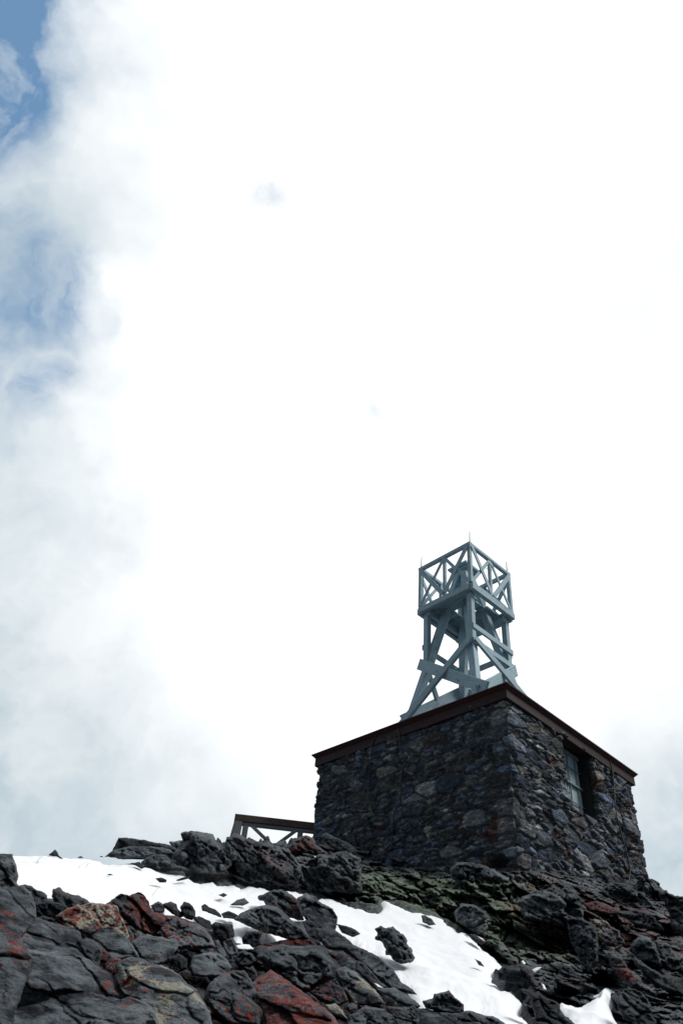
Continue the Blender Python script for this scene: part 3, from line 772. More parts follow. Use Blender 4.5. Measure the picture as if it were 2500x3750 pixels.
# crop, outline, name, label, options
ROCKS = [
 # ---- crest and slope left of the hut
 ('K', [(40,345),(62,310),(95,240),(180,240),(290,265),(420,285),(470,310),(470,370),(330,380),(100,375)], 'rock_slab', 'smooth brown flat-topped slab on the skyline at the left end of the rock crest', dict(tau=75, th=.30, tone=.25, red=.35, green=.0, cream=.1, rough=.4)),
 ('K', [(6,362),(60,320),(150,298),(300,296),(420,310),(450,345),(330,352),(230,372),(130,372)], 'rock_ledge', 'low dark jagged ledge under the brown flat slab, at the upper edge of the snow', dict(tau=55, red=.5, push=.25)),
 ('K', [(415,265),(520,252),(545,300),(500,350),(440,345),(440,310)], 'rock', 'small reddish block on the crest between the flat brown slab and the tallest crag', dict(tau=65, red=.75)),
 ('K', [(510,215),(570,195),(640,186),(710,208),(735,250),(795,300),(830,410),(780,480),(700,482),(600,485),(530,430),(430,375),(480,310),(530,265)], 'rock_crag', 'tallest lichen-spotted crag of the crest, standing left of the timber railing', dict(tau=62, th=.5, rough=1.7, red=.55, green=.45, tone=.85)),
 ('K', [(785,240),(830,213),(900,238),(960,258),(1050,285),(1110,300),(1180,345),(1250,420),(1290,530),(1180,545),(1000,515),(880,498),(790,470),(740,390),(770,310)], 'rock_outcrop', 'wide broken outcrop with orange lichen directly below the timber railing', dict(tau=58, th=.38, rough=2.0, red=.65, green=.4, tone=.7)),
 ('K', [(1190,290),(1230,240),(1290,223),(1340,245),(1350,285),(1420,330),(1450,360),(1330,350),(1200,330)], 'rock', 'rust-brown pointed rock beside the end of the railing at the hut corner', dict(tau=62, red=.85, green=.1)),
 ('K', [(1385,235),(1420,208),(1500,248),(1575,285),(1620,330),(1560,350),(1480,318),(1400,262)], 'rock', 'pale green-crusted slanting rock leaning on the foot of the hut left wall', dict(tau=60, red=.45, green=.75, cream=.6, tone=1)),
 ('K', [(1230,455),(1290,390),(1360,352),(1450,335),(1568,335),(1640,380),(1650,480),(1640,600),(1560,605),(1480,590),(1330,562),(1270,535)], 'rock_outcrop', 'dark outcrop with yellow-green lichen between the railing rocks and the snow edge', dict(tau=58, th=.42, rough=2.0, red=.5, green=.75, tone=.8)),
 ('K', [(225,425),(240,395),(270,370),(330,343),(390,345),(440,388),(530,428),(560,450),(430,452),(340,452),(270,440)], 'boulder', 'rounded grey-green boulder half sunk in the snow below the crest slab', dict(tau=52, red=.3, green=.65, tone=.9, th=.5)),
 ('K', [(165,402),(230,393),(262,430),(240,440),(200,418)], 'stone', 'small black stone touching the left side of the rounded grey-green boulder', dict(tau=50, tone=.2)),
 # ---- stones in the snow
 ('A', [(390,186),(420,165),(455,138),(475,165),(490,190),(540,226),(512,224),(470,195)], 'stone', 'dark triangular stone poking through the snow on the left skyline', dict(tau=70, tone=.2, red=.2)),
 ('A', [(636,206),(648,196),(665,189),(690,206)], 'stone', 'tiny grey stone on the snow skyline between the dark triangle and the crest', dict(tau=70, tone=.6)),
 ('A', [(815,197),(835,188),(855,200)], 'stone', 'tiny black stone on the snow skyline at the very foot of the crest', dict(tau=70, tone=.2)),
 ('A', [(876,344),(905,334),(934,348),(900,350)], 'stone', 'tiny isolated dark stone in the middle of the left snow slope', dict(tau=60, tone=.2, push=.1)),
 ('A', [(1274,374),(1325,366),(1370,385),(1365,408),(1310,408)], 'stone', 'black round stone in a melt hollow just below the grey-green boulder', dict(tau=60, tone=.1, push=.08)),
 ('A', [(1440,388),(1500,364),(1570,348),(1545,378),(1460,396)], 'stone', 'thin black sliver of rock under a snow lip right of the round black stone', dict(tau=60, tone=.1, push=.08)),
 ('B', [(445,286),(490,267),(522,285),(490,307)], 'stone', 'small dark diamond-shaped stone alone in the middle of the snow field', dict(tau=60, tone=.3, push=.1)),
 ('B', [(545,368),(600,323),(660,310),(704,350),(650,374)], 'stone', 'grey wedge stone in the snow just right of the small diamond stone', dict(tau=60, tone=.6, push=.1)),
 ('B', [(306,375),(338,360),(390,388),(475,448),(474,474),(380,434),(314,418)], 'stone', 'long dark slanting stone at the lower snow edge above the snow tongue', dict(tau=55, tone=.3, push=.1)),
 ('B', [(472,440),(530,414),(612,455),(600,485),(540,480),(490,475)], 'stone', 'small dark stone wedged between the long slanting stone and the big boulder', dict(tau=55, tone=.3, push=.1)),
 ('C', [(365,566),(430,543),(470,562),(550,562),(614,610),(644,660),(640,690),(694,740),(728,800),(722,856),(640,850),(560,826),(476,775),(476,725),(440,660),(405,640),(430,600)], 'boulder', 'large dark boulder standing alone in the snow field with a melt hollow beside it', dict(tau=56, red=.55, tone=.7, push=.1, rough=1.4, th=.45)),
 ('C', [(762,448),(800,448),(850,478),(886,528),(830,540),(775,512)], 'stone', 'dark stone near the upper right edge of the snow, above the lone boulder', dict(tau=58, tone=.35, push=.12, rough=1.3)),
 ('C', [(1158,608),(1210,608),(1250,640),(1300,672),(1260,692),(1190,662)], 'stone', 'dark stone at the right snow edge below the bedrock boulders', dict(tau=55, tone=.3, push=.12)),
 ('C', [(1198,806),(1250,832),(1290,880),(1240,864)], 'stone', 'narrow black stone in the lower right of the snow field', dict(tau=55, tone=.2, push=.12)),
 ('C', [(70,522),(160,538),(230,575),(270,605),(200,634),(120,595)], 'stone', 'dark stone in the snow at the right end of the central boulder ridge', dict(tau=55, tone=.3, push=.12)),
 # ---- dark ridge along the lower edge of the snow
 ('A', [(-60,165),(0,170),(100,172),(132,260),(152,355),(138,400),(170,455),(110,500),(-60,490)], 'boulder', 'upright grey block at the left picture edge standing against the snow', dict(tau=66, red=.5, tone=.9, th=.4, rough=.7)),
 ('A', [(178,455),(200,445),(260,443),(330,468),(405,503),(395,560),(450,610),(340,620),(260,580),(220,505)], 'rock', 'dark ragged rock at the snow edge right of the upright grey block', dict(tau=55, red=.6, tone=.4, rough=1.4)),
 ('A', [(415,520),(435,462),(490,456),(540,498),(630,513),(695,550),(745,592),(690,620),(600,650),(530,655),(450,605)], 'rock', 'orange-lichened rock at the snow edge above the cream-crusted boulder', dict(tau=55, red=.9, tone=.5, cream=.6, rough=1.4)),
 ('A', [(880,592),(950,550),(1000,503),(1060,510),(1130,488),(1200,503),(1245,570),(1265,640),(1385,690),(1375,780),(1290,830),(1230,860),(1120,800),(1040,710),(955,640)], 'boulder', 'big dark boulder covered in red lichen, poking up into the snow at centre left', dict(tau=58, red=1.0, tone=.5, rough=1.4, th=.45)),
 ('A', [(1232,595),(1300,558),(1358,600),(1348,655),(1270,662)], 'stone', 'small grey stone on the right shoulder of the red-lichened boulder', dict(tau=60, tone=.6, push=.1)),
 ('B', [(-10,362),(60,342),(104,360),(116,400),(180,462),(120,470),(40,425)], 'stone', 'thin black rock splinter along the snow right of the red-lichened boulder', dict(tau=55, tone=.15, push=.1)),
 ('B', [(130,385),(165,348),(212,368),(255,420),(262,470),(230,500),(170,470)], 'stone', 'knobbly dark stone standing up at the tip of the black splinter', dict(tau=62, tone=.4, red=.4, push=.1, rough=1.4)),
 ('B', [(230,470),(290,460),(380,500),(400,560),(360,570),(280,525)], 'stone', 'low dark stone below the knobbly stone, above the flat red slab', dict(tau=55, tone=.2)),
 ('B', [(370,530),(420,498),(500,518),(558,528),(575,600),(560,660),(480,660),(410,605)], 'rock', 'brown-black blocky rock at the left end of the snow tongue', dict(tau=58, tone=.15, red=.7, rough=1.3)),
 ('B', [(640,640),(690,595),(740,588),(815,592),(790,640),(800,690),(720,720),(650,700)], 'rock', 'dark peaked rock between the snow tongue and the small snow pillow', dict(tau=58, tone=.15, red=.6, rough=1.3)),
 ('B', [(820,690),(900,672),(1000,655),(1100,640),(1200,640),(1260,700),(1180,730),(1050,740),(930,730)], 'rock_ledge', 'low rust-coloured ledge under the snow tongue at centre', dict(tau=50, red=1.0, tone=.3, rough=1.3)),
 ('B', [(765,300),(870,258),(895,233),(960,236),(1020,278),(1100,306),(1150,400),(1130,490),(1050,490),(990,450),(900,385),(840,352)], 'boulder', 'dark left-hand peak of the central boulder pair rising out of the snow', dict(tau=58, red=.6, tone=.55, th=.5, rough=1.3)),
 ('B', [(1092,310),(1160,272),(1240,298),(1280,338),(1382,398),(1420,470),(1420,530),(1400,600),(1300,590),(1230,540),(1150,470),(1105,390)], 'boulder', 'pale grey right-hand peak of the central boulder pair rising out of the snow', dict(tau=58, red=.35, tone=1, th=.5)),
 ('B', [(580,485),(620,440),(700,398),(760,378),(850,368),(930,378),(990,436),(1060,498),(1160,560),(1200,650),(1040,665),(960,625),(840,604),(720,554),(640,515)], 'boulder', 'low rounded dark boulder in front of the central pair, behind the dry grass', dict(tau=55, red=.5, tone=.6, th=.45, push=.1)),
 ('B', [(1130,500),(1190,480),(1260,540),(1290,640),(1280,700),(1200,690),(1170,600)], 'rock', 'dark upright rock in the cleft below the pale right-hand peak', dict(tau=58, tone=.4)),
 ('C', [(-110,560),(30,558),(110,608),(200,688),(330,748),(420,788),(470,848),(532,888),(602,1000),(694,1060),(734,1108),(660,1094),(520,1064),(380,960),(260,840),(120,745),(0,730),(-70,660)], 'rock_rib', 'long dark rib of rock slanting down beside the snow in the centre foreground', dict(tau=50, tone=.6, red=.45, th=.6, rough=1.2)),
 ('C', [(400,1060),(540,1045),(650,1105),(760,1195),(735,1225),(620,1195),(520,1130)], 'rock_slab', 'smooth grey slab below the lower tip of the long rib', dict(tau=48, tone=.9, red=.2, rough=.5)),
 # ---- foreground, centre
 ('B', [(20,450),(110,458),(180,488),(260,508),(330,548),(375,610),(405,660),(435,722),(260,732),(100,732),(20,660),(-40,560)], 'rock_slab', 'flat-bottomed slab with a rim of bright red lichen overhanging a black gap', dict(tau=42, red=.85, tone=.9, th=.45, rough=.7, push=.1)),
 ('A', [(1090,905),(1150,868),(1210,846),(1310,872),(1445,898),(1445,945),(1395,1000),(1375,1118),(1280,1088),(1180,1026),(1130,955)], 'rock', 'pale wedge-shaped block with a broken flat front, left of the black gap', dict(tau=40, red=.6, tone=1, cream=.5, facets=7, rough=.6, th=.5)),
 ('A', [(1092,800),(1150,808),(1195,860),(1165,896),(1105,855)], 'stone', 'small pale stone resting above the wedge-shaped block', dict(tau=50, tone=1, cream=.9)),
 ('B', [(490,665),(570,628),(594,700),(606,765),(540,795),(495,725)], 'stone', 'upright pale grey splinter left of the small snow pillow', dict(tau=62, tone=1, facets=6, rough=.5)),
 ('B', [(410,660),(450,650),(480,720),(520,790),(480,810),(430,740)], 'stone', 'narrow grey stone between the red-rimmed slab and the pale splinter', dict(tau=55, tone=.8)),
 ('B', [(205,885),(240,785),(330,755),(440,755),(505,800),(558,880),(490,950),(330,960),(230,950)], 'rock_slab', 'smooth grey dotted slab under the overhang of the red-rimmed slab', dict(tau=38, tone=1, red=.55, th=.35, rough=.5)),
 ('B', [(30,795),(120,765),(195,810),(190,890),(100,935),(30,880)], 'rock', 'black rock in the shade below the overhang, right of the wedge-shaped block', dict(tau=52, tone=.15)),
 ('B', [(600,760),(660,735),(720,770),(760,830),(700,900),(620,880),(580,810)], 'rock', 'dark angular rock below the small snow pillow', dict(tau=55, tone=.3, rough=1.3)),
 ('B', [(340,1070),(400,978),(480,928),(560,905),(660,906),(706,970),(770,1090),(720,1140),(815,1240),(780,1360),(540,1360),(400,1250),(330,1150)], 'boulder', 'broad dark blue-grey boulder left of the bright red boulder', dict(tau=42, red=.6, tone=.75, th=.45)),
 ('B', [(722,1020),(800,968),(870,918),(950,958),(1020,1008),(1085,1058),(1155,1120),(1235,1180),(1325,1240),(1395,1310),(1440,1420),(840,1420),(810,1250),(752,1115)], 'boulder', 'big boulder with a bright red lichen patch at the bottom centre', dict(tau=38, red=1.35, tone=1, th=.4, rough=.6)),
 ('B', [(760,790),(850,712),(960,692),(1100,708),(1250,690),(1340,750),(1412,870),(1405,970),(1300,1020),(1220,1070),(1130,1095),(1040,1044),(960,965),(865,905)], 'boulder', 'large smooth dark boulder behind the bright red boulder', dict(tau=46, red=.5, tone=.7, th=.5, rough=.8)),
 ('C', [(50,900),(140,866),(225,918),(305,990),(385,1060),(470,1180),(400,1196),(210,1190),(140,1090),(80,990)], 'rock', 'cream-streaked pale rock at the foot of the long rib', dict(tau=46, tone=1, cream=1.0, red=.4)),
 ('C', [(230,820),(300,840),(400,960),(470,1060),(440,1120),(370,1050),(300,980),(225,900)], 'rock', 'dark rock in the shade between the long rib and the cream-streaked rock', dict(tau=50, tone=.25)),
 ('C', [(-80,1000),(50,1005),(135,1050),(168,1155),(80,1200),(-60,1160),(-150,1085)], 'rock', 'dark rounded rock under the large smooth boulder', dict(tau=48, tone=.45, red=.55)),
 ('C', [(-24,1185),(60,1175),(124,1230),(160,1300),(60,1270),(0,1255)], 'stone', 'small whitish stone lying right of the bright red boulder', dict(tau=48, tone=1, cream=1.3, red=.0, facets=7, rough=.4, push=.1)),
 ('C', [(150,1195),(200,1170),(245,1190),(240,1225),(170,1240)], 'stone', 'small smooth grey stone just right of the whitish stone', dict(tau=50, tone=.7, soft=True)),
 ('C', [(170,1275),(300,1195),(420,1212),(545,1245),(660,1344),(680,1420),(130,1420)], 'rock_slab', 'grey slab at the bottom edge under the cream-streaked rock', dict(tau=40, tone=.8, red=.45)),
 ('C', [(470,1195),(600,1225),(750,1215),(740,1344),(720,1420),(600,1420)], 'rock', 'dark rubbly rock at the bottom edge below the smooth grey slab', dict(tau=45, tone=.5, cream=.7, rough=1.6)),
 ('C', [(780,1155),(860,1136),(872,1098),(990,1068),(1034,1118),(1114,1178),(1116,1250),(1040,1262),(900,1245),(795,1215)], 'boulder', 'brown peaked boulder at the bottom edge of the snow field', dict(tau=62, red=.75, tone=.7, rough=1.2)),
 ('C', [(720,1212),(900,1236),(1060,1246),(1160,1226),(1255,1258),(1400,1298),(1560,1440),(700,1440)], 'rock_slab', 'long dark slab along the bottom edge under the brown peaked boulder', dict(tau=45, tone=.6, red=.6, th=.35)),
 # ---- foreground, lower left
 ('A', [(-80,440),(60,468),(175,445),(245,500),(272,600),(288,690),(235,765),(155,860),(205,960),(265,1040),(245,1110),(185,1260),(130,1420),(60,1640),(-80,1640)], 'rock_slab', 'tall grey slab along the left picture edge dotted with red lichen', dict(tau=42, red=.66, tone=.8, th=.3, rough=.6)),
 ('A', [(270,585),(370,568),(480,600),(540,640),(500,690),(440,720),(340,690),(275,660)], 'rock_ledge', 'thin-bedded black ledge in the hollow right of the tall left slab', dict(tau=60, tone=.15, red=.4, rough=1.6)),
 ('A', [(285,705),(350,678),(430,698),(465,745),(420,790),(310,775)], 'rock', 'dark reddish rubble block at the bottom of the hollow', dict(tau=55, tone=.4, red=.8)),
 ('A', [(470,695),(560,636),(640,606),(705,648),(762,690),(804,730),(806,785),(740,830),(690,862),(620,806),(540,762)], 'rock', 'cream-crusted rock with large red lichen dots', dict(tau=48, tone=1, cream=1.15, red=1.0)),
 ('A', [(675,608),(760,586),(850,600),(945,615),(976,680),(1006,740),(1046,850),(1012,880),(950,850),(890,810),(820,800),(784,725),(718,665)], 'rock', 'speckled cream and brown boulder right of the cream-crusted dotted rock', dict(tau=50, tone=.8, cream=1.2, red=.9)),
 ('A', [(1000,740),(1060,780),(1100,830),(1090,900),(1050,880),(1020,800)], 'stone', 'small red-spotted stone wedged right of the speckled cream boulder', dict(tau=55, tone=.4, red=.9)),
 ('A', [(150,880),(215,755),(310,710),(420,750),(560,785),(645,828),(668,930),(712,1040),(620,1010),(540,990),(430,995),(370,1010),(260,970),(185,975)], 'rock_slab', 'smooth blue-grey slab with an undercut lower edge in the left foreground', dict(tau=36, tone=1, red=.45, th=.4, rough=.35, facets=9, push=.05)),
 ('A', [(650,885),(760,890),(830,960),(812,1040),(796,1100),(715,1015),(675,950)], 'rock', 'dark blue-grey rock between the undercut slab and the small red stone', dict(tau=46, tone=.5, red=.5)),
 ('A', [(690,840),(780,796),(900,794),(985,848),(1046,890),(1090,960),(1140,1044),(1050,1008),(960,1020),(900,1010),(820,970),(735,905)], 'rock_slab', 'smooth grey slab below the speckled cream boulder', dict(tau=42, tone=1, red=.35, th=.4, rough=.4)),
 ('A', [(775,990),(860,955),(915,1000),(875,1065),(800,1055)], 'stone', 'small dark red stone in the crack below the smooth grey slab', dict(tau=50, tone=.3, red=1.1)),
 ('A', [(850,1085),(920,1026),(990,1032),(985,1092),(930,1160),(865,1148)], 'stone', 'bright red lichen-covered stone in the crack, with a pale top edge', dict(tau=50, tone=1, red=1.45, cream=1)),
 ('A', [(232,965),(370,1002),(440,982),(560,982),(650,1025),(722,1056),(795,1116),(905,1166),(985,1266),(1060,1350),(960,1410),(760,1345),(700,1285),(540,1275),(400,1300),(250,1270),(172,1180),(222,1080)], 'rock_slab', 'wide rippled grey slab in the left foreground below the undercut slab', dict(tau=34, tone=1, red=.55, th=.35, rough=.35, facets=10)),
 ('A', [(140,1245),(250,1260),(420,1286),(560,1261),(700,1276),(775,1330),(955,1396),(1065,1356),(1185,1405),(1260,1480),(1300,1640),(40,1640),(50,1430)], 'rock_slab', 'biggest grey slab filling the bottom left, sprinkled with red lichen dots', dict(tau=32, tone=1, red=.72, cream=.5, th=.3, rough=.35, facets=10)),
 ('A', [(955,1185),(972,1086),(1050,1036),(1140,1041),(1240,1081),(1370,1121),(1455,1176),(1525,1246),(1605,1296),(1645,1386),(1705,1470),(1740,1640),(1290,1640),(1250,1500),(1165,1405),(1045,1325),(985,1265)], 'rock_slab', 'large pale grey slab with cream patches at the bottom, right of the biggest slab', dict(tau=36, tone=1.1, red=.65, cream=.95, th=.35, rough=.35, facets=10, push=.05)),
 # ---- bedrock boulders and ledges below the hut
 ('C', [(995,65),(1060,13),(1180,17),(1290,46),(1400,96),(1485,146),(1490,190),(1370,178),(1220,180),(1090,210),(1005,145)], 'rock_ledge', 'long grey ledge directly below the front corner of the hut', dict(tau=55, tone=.85, red=.3, green=.45, th=.5, rough=1.2)),
 ('C', [(1035,425),(1090,356),(1190,366),(1295,416),(1308,475),(1220,548),(1150,558),(1055,505)], 'boulder', 'rounded grey boulder set in the bedrock at the upper right edge of the snow', dict(tau=55, tone=.7, red=.45, green=.3)),
 ('C', [(1165,560),(1230,535),(1300,510),(1315,560),(1270,600),(1200,590)], 'stone', 'smaller grey stone just under the rounded boulder at the snow edge', dict(tau=52, tone=.7, green=.3)),
 ('D', [(150,185),(190,330),(400,235),(640,235),(770,325),(735,445),(640,492),(520,535),(360,505),(245,505),(215,405),(140,330)], 'rock_ledge', 'massive grey-green ledge overhanging the black hollow', dict(tau=52, tone=.85, red=.35, green=.6, th=.45, rough=1.2, push=.25, base=(2010, 3385))),
 ('D', [(615,480),(740,465),(850,570),(895,700),(890,840),(800,940),(690,790),(635,625)], 'rock_slab', 'dark blue-grey slab forming the right wall of the black hollow', dict(tau=60, tone=.4, red=.35, rough=1.0, push=.1)),
 ('D', [(795,475),(920,495),(1055,578),(1090,655),(1050,730),(960,750),(875,660),(812,565)], 'rock', 'pale rock with red and cream lichen right of the hollow', dict(tau=55, tone=1, red=.85, cream=.9, rough=1.1)),
 ('D', [(1120,690),(1200,622),(1310,632),(1365,715),(1455,885),(1380,915),(1260,845),(1170,768)], 'rock_slab', 'smooth grey leaning slab in the right-hand bedrock', dict(tau=55, tone=1, red=.3, rough=.6)),
 ('D', [(1320,635),(1440,695),(1545,815),(1610,910),(1460,905),(1375,785)], 'rock_slab', 'grey slab at the right picture edge next to the smooth leaning slab', dict(tau=55, tone=.7, red=.5)),
 ('D', [(720,345),(860,322),(1045,395),(1055,450),(900,455),(790,420)], 'rock', 'bright red-lichened rock under the right wall of the hut', dict(tau=55, tone=.6, red=1.25)),
 ('D', [(1030,430),(1180,395),(1310,435),(1410,578),(1280,580),(1160,520)], 'rock_ledge', 'dark jagged ledge pointing right, under the far end of the hut right wall', dict(tau=55, tone=.5, red=.6, rough=1.3)),
 ('D', [(860,265),(960,200),(1100,205),(1250,270),(1310,370),(1200,390),(1060,380),(960,330)], 'rock_ledge', 'grey-green ledge against the base of the hut right wall', dict(tau=58, tone=.9, green=.6, red=.3, rough=1.2)),
 ('D', [(1325,222),(1440,238),(1505,278),(1600,300),(1640,640),(1510,590),(1450,450),(1365,340)], 'rock_crag', 'dark crag on the skyline right of the hut', dict(tau=66, tone=.6, red=.55, th=.4, rough=1.2)),
 ('D', [(10,915),(100,866),(240,846),(335,930),(410,1040),(365,1070),(260,1045),(150,996),(60,966)], 'rock', 'orange-spotted rock jutting into the right side of the snow field', dict(tau=52, tone=.5, red=.8, rough=1.3, push=.1)),
 ('D', [(240,1055),(330,1045),(415,1090),(530,1200),(610,1280),(690,1400),(420,1420),(300,1210)], 'rock_rib', 'narrow dark rib between the snow field and the small snow drift', dict(tau=48, tone=.5, red=.5, rough=1.3)),
 ('D', [(1040,1075),(1120,1055),(1240,1130),(1320,1220),(1330,1420),(1200,1400),(1165,1312),(1070,1280),(1000,1175)], 'rock', 'dark blue-black rock right of the small snow drift', dict(tau=50, tone=.35, red=.2, rough=1.2)),
 ('D', [(890,720),(980,735),(1100,830),(1230,960),(1240,1060),(1120,1040),(1010,950),(930,850)], 'rock', 'rust-flecked rock sloping down from the pale lichened rock', dict(tau=52, tone=.7, red=.75, rough=1.4)),
 ('D', [(1150,800),(1280,860),(1400,930),(1570,960),(1600,1140),(1420,1070),(1260,980)], 'rock', 'dark cracked rock below the smooth leaning slab', dict(tau=52, tone=.35, red=.6, rough=1.4)),
]
for c_, p_, n_, l_, k_ in ROCKS:
    rock(n_, l_, c_, p_, **k_)

PATCHES = [
 ('B', [(588,700),(640,690),(700,692),(742,732),(680,742),(600,730)], 'small white snow pillow between the dark peaked rock and the pale splinter', .18),
 ('B', [(1074,96),(1140,110),(1136,128),(1082,120)], 'tiny snow scrap in a black crack below the railing outcrop', .15),
 ('K', [(400,316),(435,306),(474,310),(450,334),(415,332)], 'small oval snow patch beside the flat brown slab on the crest', .3),
 ('C', [(116,688),(150,700),(232,758),(246,806),(170,765)], 'narrow snow strip lying on the upper side of the long rib', .45),
 ('B', [(1008,468),(1060,478),(1110,502),(1040,500)], 'thin snow streak in the cleft between the central boulders', .35),
 ('C', [(378,1008),(410,1015),(456,1052),(405,1042)], 'little snow wedge under the lower half of the long rib', .45),
 ('C', [(1225,622),(1262,640),(1296,670),(1250,655)], 'thin snow streak above the dark stone at the right snow edge', .2),
 ('D', [(238,830),(256,822),(278,850),(260,862)], 'tiny round snow blob on the rock right of the snow field', .2),
 ('D', [(405,1010),(425,1020),(446,1062),(420,1060)], 'tiny upright snow streak in the dark gully', .2),
 ('K', [(1338,358),(1392,356),(1380,372),(1350,374)], 'tiny snow scrap on the rust-brown rock at the end of the railing', .35),
 ('C', [(84,138),(132,136),(130,148),(90,148)], 'thin snow scrap on the green-crusted outcrop under the hut left wall', .3),
 ('D', [(330,900),(365,880),(412,876),(380,905),(345,925)], 'small snow scrap at the upper lip of the dark gully', .25),
 ('C', [(640,1065),(690,1075),(690,1098),(650,1095)], 'tiny snow blob on the lower tip of the long rib', .3),
]
for c_, p_, l_, pu in PATCHES:
    rock('snow_patch', l_, c_, p_, tau=45, th=.35, mat=M_SNOW, push=pu, soft=True, cat='snow patch', wobble=2.5)


# ------------------------------------------------------------------ members in wood
def beam_vf(a, b, w, h, up=(0, 0, 1), bev=0.008):
    """a squared timber from a to b, w across, h along 'up'; chamfered edges; returns verts, faces, along-coordinates"""
    a = np.array(a, float); b = np.array(b, float); d = b - a; ln = np.linalg.norm(d); d /= ln
    u = np.array(up, float); u = u - d * (u @ d)
    if np.linalg.norm(u) < 1e-4:
        u = np.array([1.0, 0, 0]) - d * d[0]
    u /= np.linalg.norm(u); s = np.cross(d, u)
    hw, hh = w / 2, h / 2; bev = min(bev, hw * .3, hh * .3)
    ring = [(-hw + bev, -hh), (hw - bev, -hh), (hw, -hh + bev), (hw, hh - bev), (hw - bev, hh), (-hw + bev, hh), (-hw, hh - bev), (-hw, -hh + bev)]
    V, U = [], []
    off = (abs(math.sin(a @ [12.9, 78.2, 37.7])) * 40)
    for t in (0, ln):
        for x, y in ring:
            V.append(a + d * t + s * x + u * y); U.append((t + off, x + off * 2, y + off * 3))
    F = [tuple(range(7, -1, -1)), tuple(range(8, 16))] + [(i, (i + 1) % 8, 8 + (i + 1) % 8, 8 + i) for i in range(8)]
    return V, F, U


def beam(name, a, b, w, h, mat, parent, up=(0, 0, 1), extra=()):
    V, F, U = [], [], []
    for (aa, bb, ww, hh2, uu) in [(a, b, w, h, up)] + list(extra):
        v, f, q = beam_vf(aa, bb, ww, hh2, uu)
        n = len(V); V += v; U += q; F += [tuple(i + n for i in x) for x in f]
    return mesh_obj(name, V, F, mat, parent, smooth=False, attrs=dict(along=np.array(U)))


def tube(name, pts, r, mat, parent=None, label=None, cat=None, group=None, res=6, r2=None):
    P = np.array(pts, float)
    # smooth the path
    if len(P) > 2:
        tt = np.arange(len(P)); ts = np.linspace(0, len(P) - 1, (len(P) - 1) * 5 + 1)
        def cr(i): return P[np.clip(i, 0, len(P) - 1)]
        i = np.minimum(ts.astype(int), len(P) - 2); f = (ts - i)[:, None]
        p0, p1, p2, p3 = cr(i - 1), cr(i), cr(i + 1), cr(i + 2)
        P = 0.5 * (2 * p1 + (p2 - p0) * f + (2 * p0 - 5 * p1 + 4 * p2 - p3) * f * f + (3 * p1 - p0 - 3 * p2 + p3) * f ** 3)
    V, F = [], []
    T = np.gradient(P, axis=0); T /= np.maximum(np.linalg.norm(T, axis=1, keepdims=True), 1e-9)
    for k in range(len(P)):
        ax = np.array([0.3, 0.9, 0.2]); s = np.cross(T[k], ax); s /= np.linalg.norm(s); u = np.cross(s, T[k])
        rk = r if r2 is None else r + (r2 - r) * k / (len(P) - 1)
        for j in range(res):
            an = 2 * math.pi * j / res
            V.append(P[k] + rk * (s * math.cos(an) + u * math.sin(an)))
    for k in range(len(P) - 1):
        for j in range(res):
            a = k * res + j; b = k * res + (j + 1) % res
            F.append((a, b, b + res, a + res))
    F.append(tuple(range(res - 1, -1, -1))); F.append(tuple(range(len(V) - res, len(V))))
    o = mesh_obj(name, V, F, mat, parent, origin=None if parent is not None else P[0])
    if label: tag(o, label, cat, group)
    return o


def on_plane(px, py, P0, n):
    d = px_dir(px, py)
    return d * ((P0 @ n) / (d @ n))


# ------------------------------------------------------------------ the stone hut
OV = 0.13                                              # cornice overhang
WR, WL = 4.1618 - 2 * OV, 4.6091 - 2 * OV                # right and left wall lengths
WC = PC + OV * (R + L)                                   # front corner of the masonry at roof level
ZTOP, ZBOT = ZR - 0.16, 3.0
hut = empty('stone_hut', WC * [1, 1, 0] + Z * 3.6 + (R * WR + L * WL) / 2, 'dark rubble stone hut with flat roof and maroon cornice on the rocky summit', 'hut')
c4 = lambda x, y: (1100 + x * 800 / 1568, 2450 + y * 800 / 1568)
c5 = lambda x, y: (1800 + x * 700 / 1568, 2450 + y * 700 / 1568)
c1 = lambda x, y: (1420 + x * 580 / 1568, 1920 + y * 580 / 1568)


def sR(p):
    v = on_plane(*p, WC, L); return (v - WC) @ R, v[2]


WS0 = sR(c5(608, 1000))[0]; WS1 = sR(c5(826, 900))[0]
WZ0 = sR(c5(640, 1140))[1] + 0.01; WZ1 = sR(c5(690, 640))[1]
PER = 2 * (WR + WL)
corner_s = np.array([0, WR, WR + WL, 2 * WR + WL])


def perim(s):
    """position and outward normal along the wall line, corners rounded slightly"""
    s = np.mod(s, PER)
    pos = np.zeros((len(s), 3)); nor = np.zeros((len(s), 3))
    segs = [(0, WR, WC, R, -L), (WR, WL, WC + R * WR, L, R), (WR + WL, WR, WC + R * WR + L * WL, -R, L), (2 * WR + WL, WL, WC + L * WL, -L, -R)]
    for s0, ln, P0, d, n in segs:
        m = (s >= s0) & (s < s0 + ln + 1e-9); t = s[m] - s0
        pos[m] = P0 + t[:, None] * d; nor[m] = n
    for i, cs in enumerate(corner_s):
        ds = (s - cs + PER / 2) % PER - PER / 2
        na = segs[i][4]; nb = segs[(i - 1) % 4][4]
        w = np.clip(0.5 + ds / 0.10, 0, 1)
        m = np.abs(ds) < 0.05
        nn = na * w[:, None] + nb * (1 - w[:, None])
        nor[m] = nn[m]
        pos[m] -= (nn[m]) * (0.05 - np.abs(ds[m]))[:, None] * 0.45
    return pos, nor


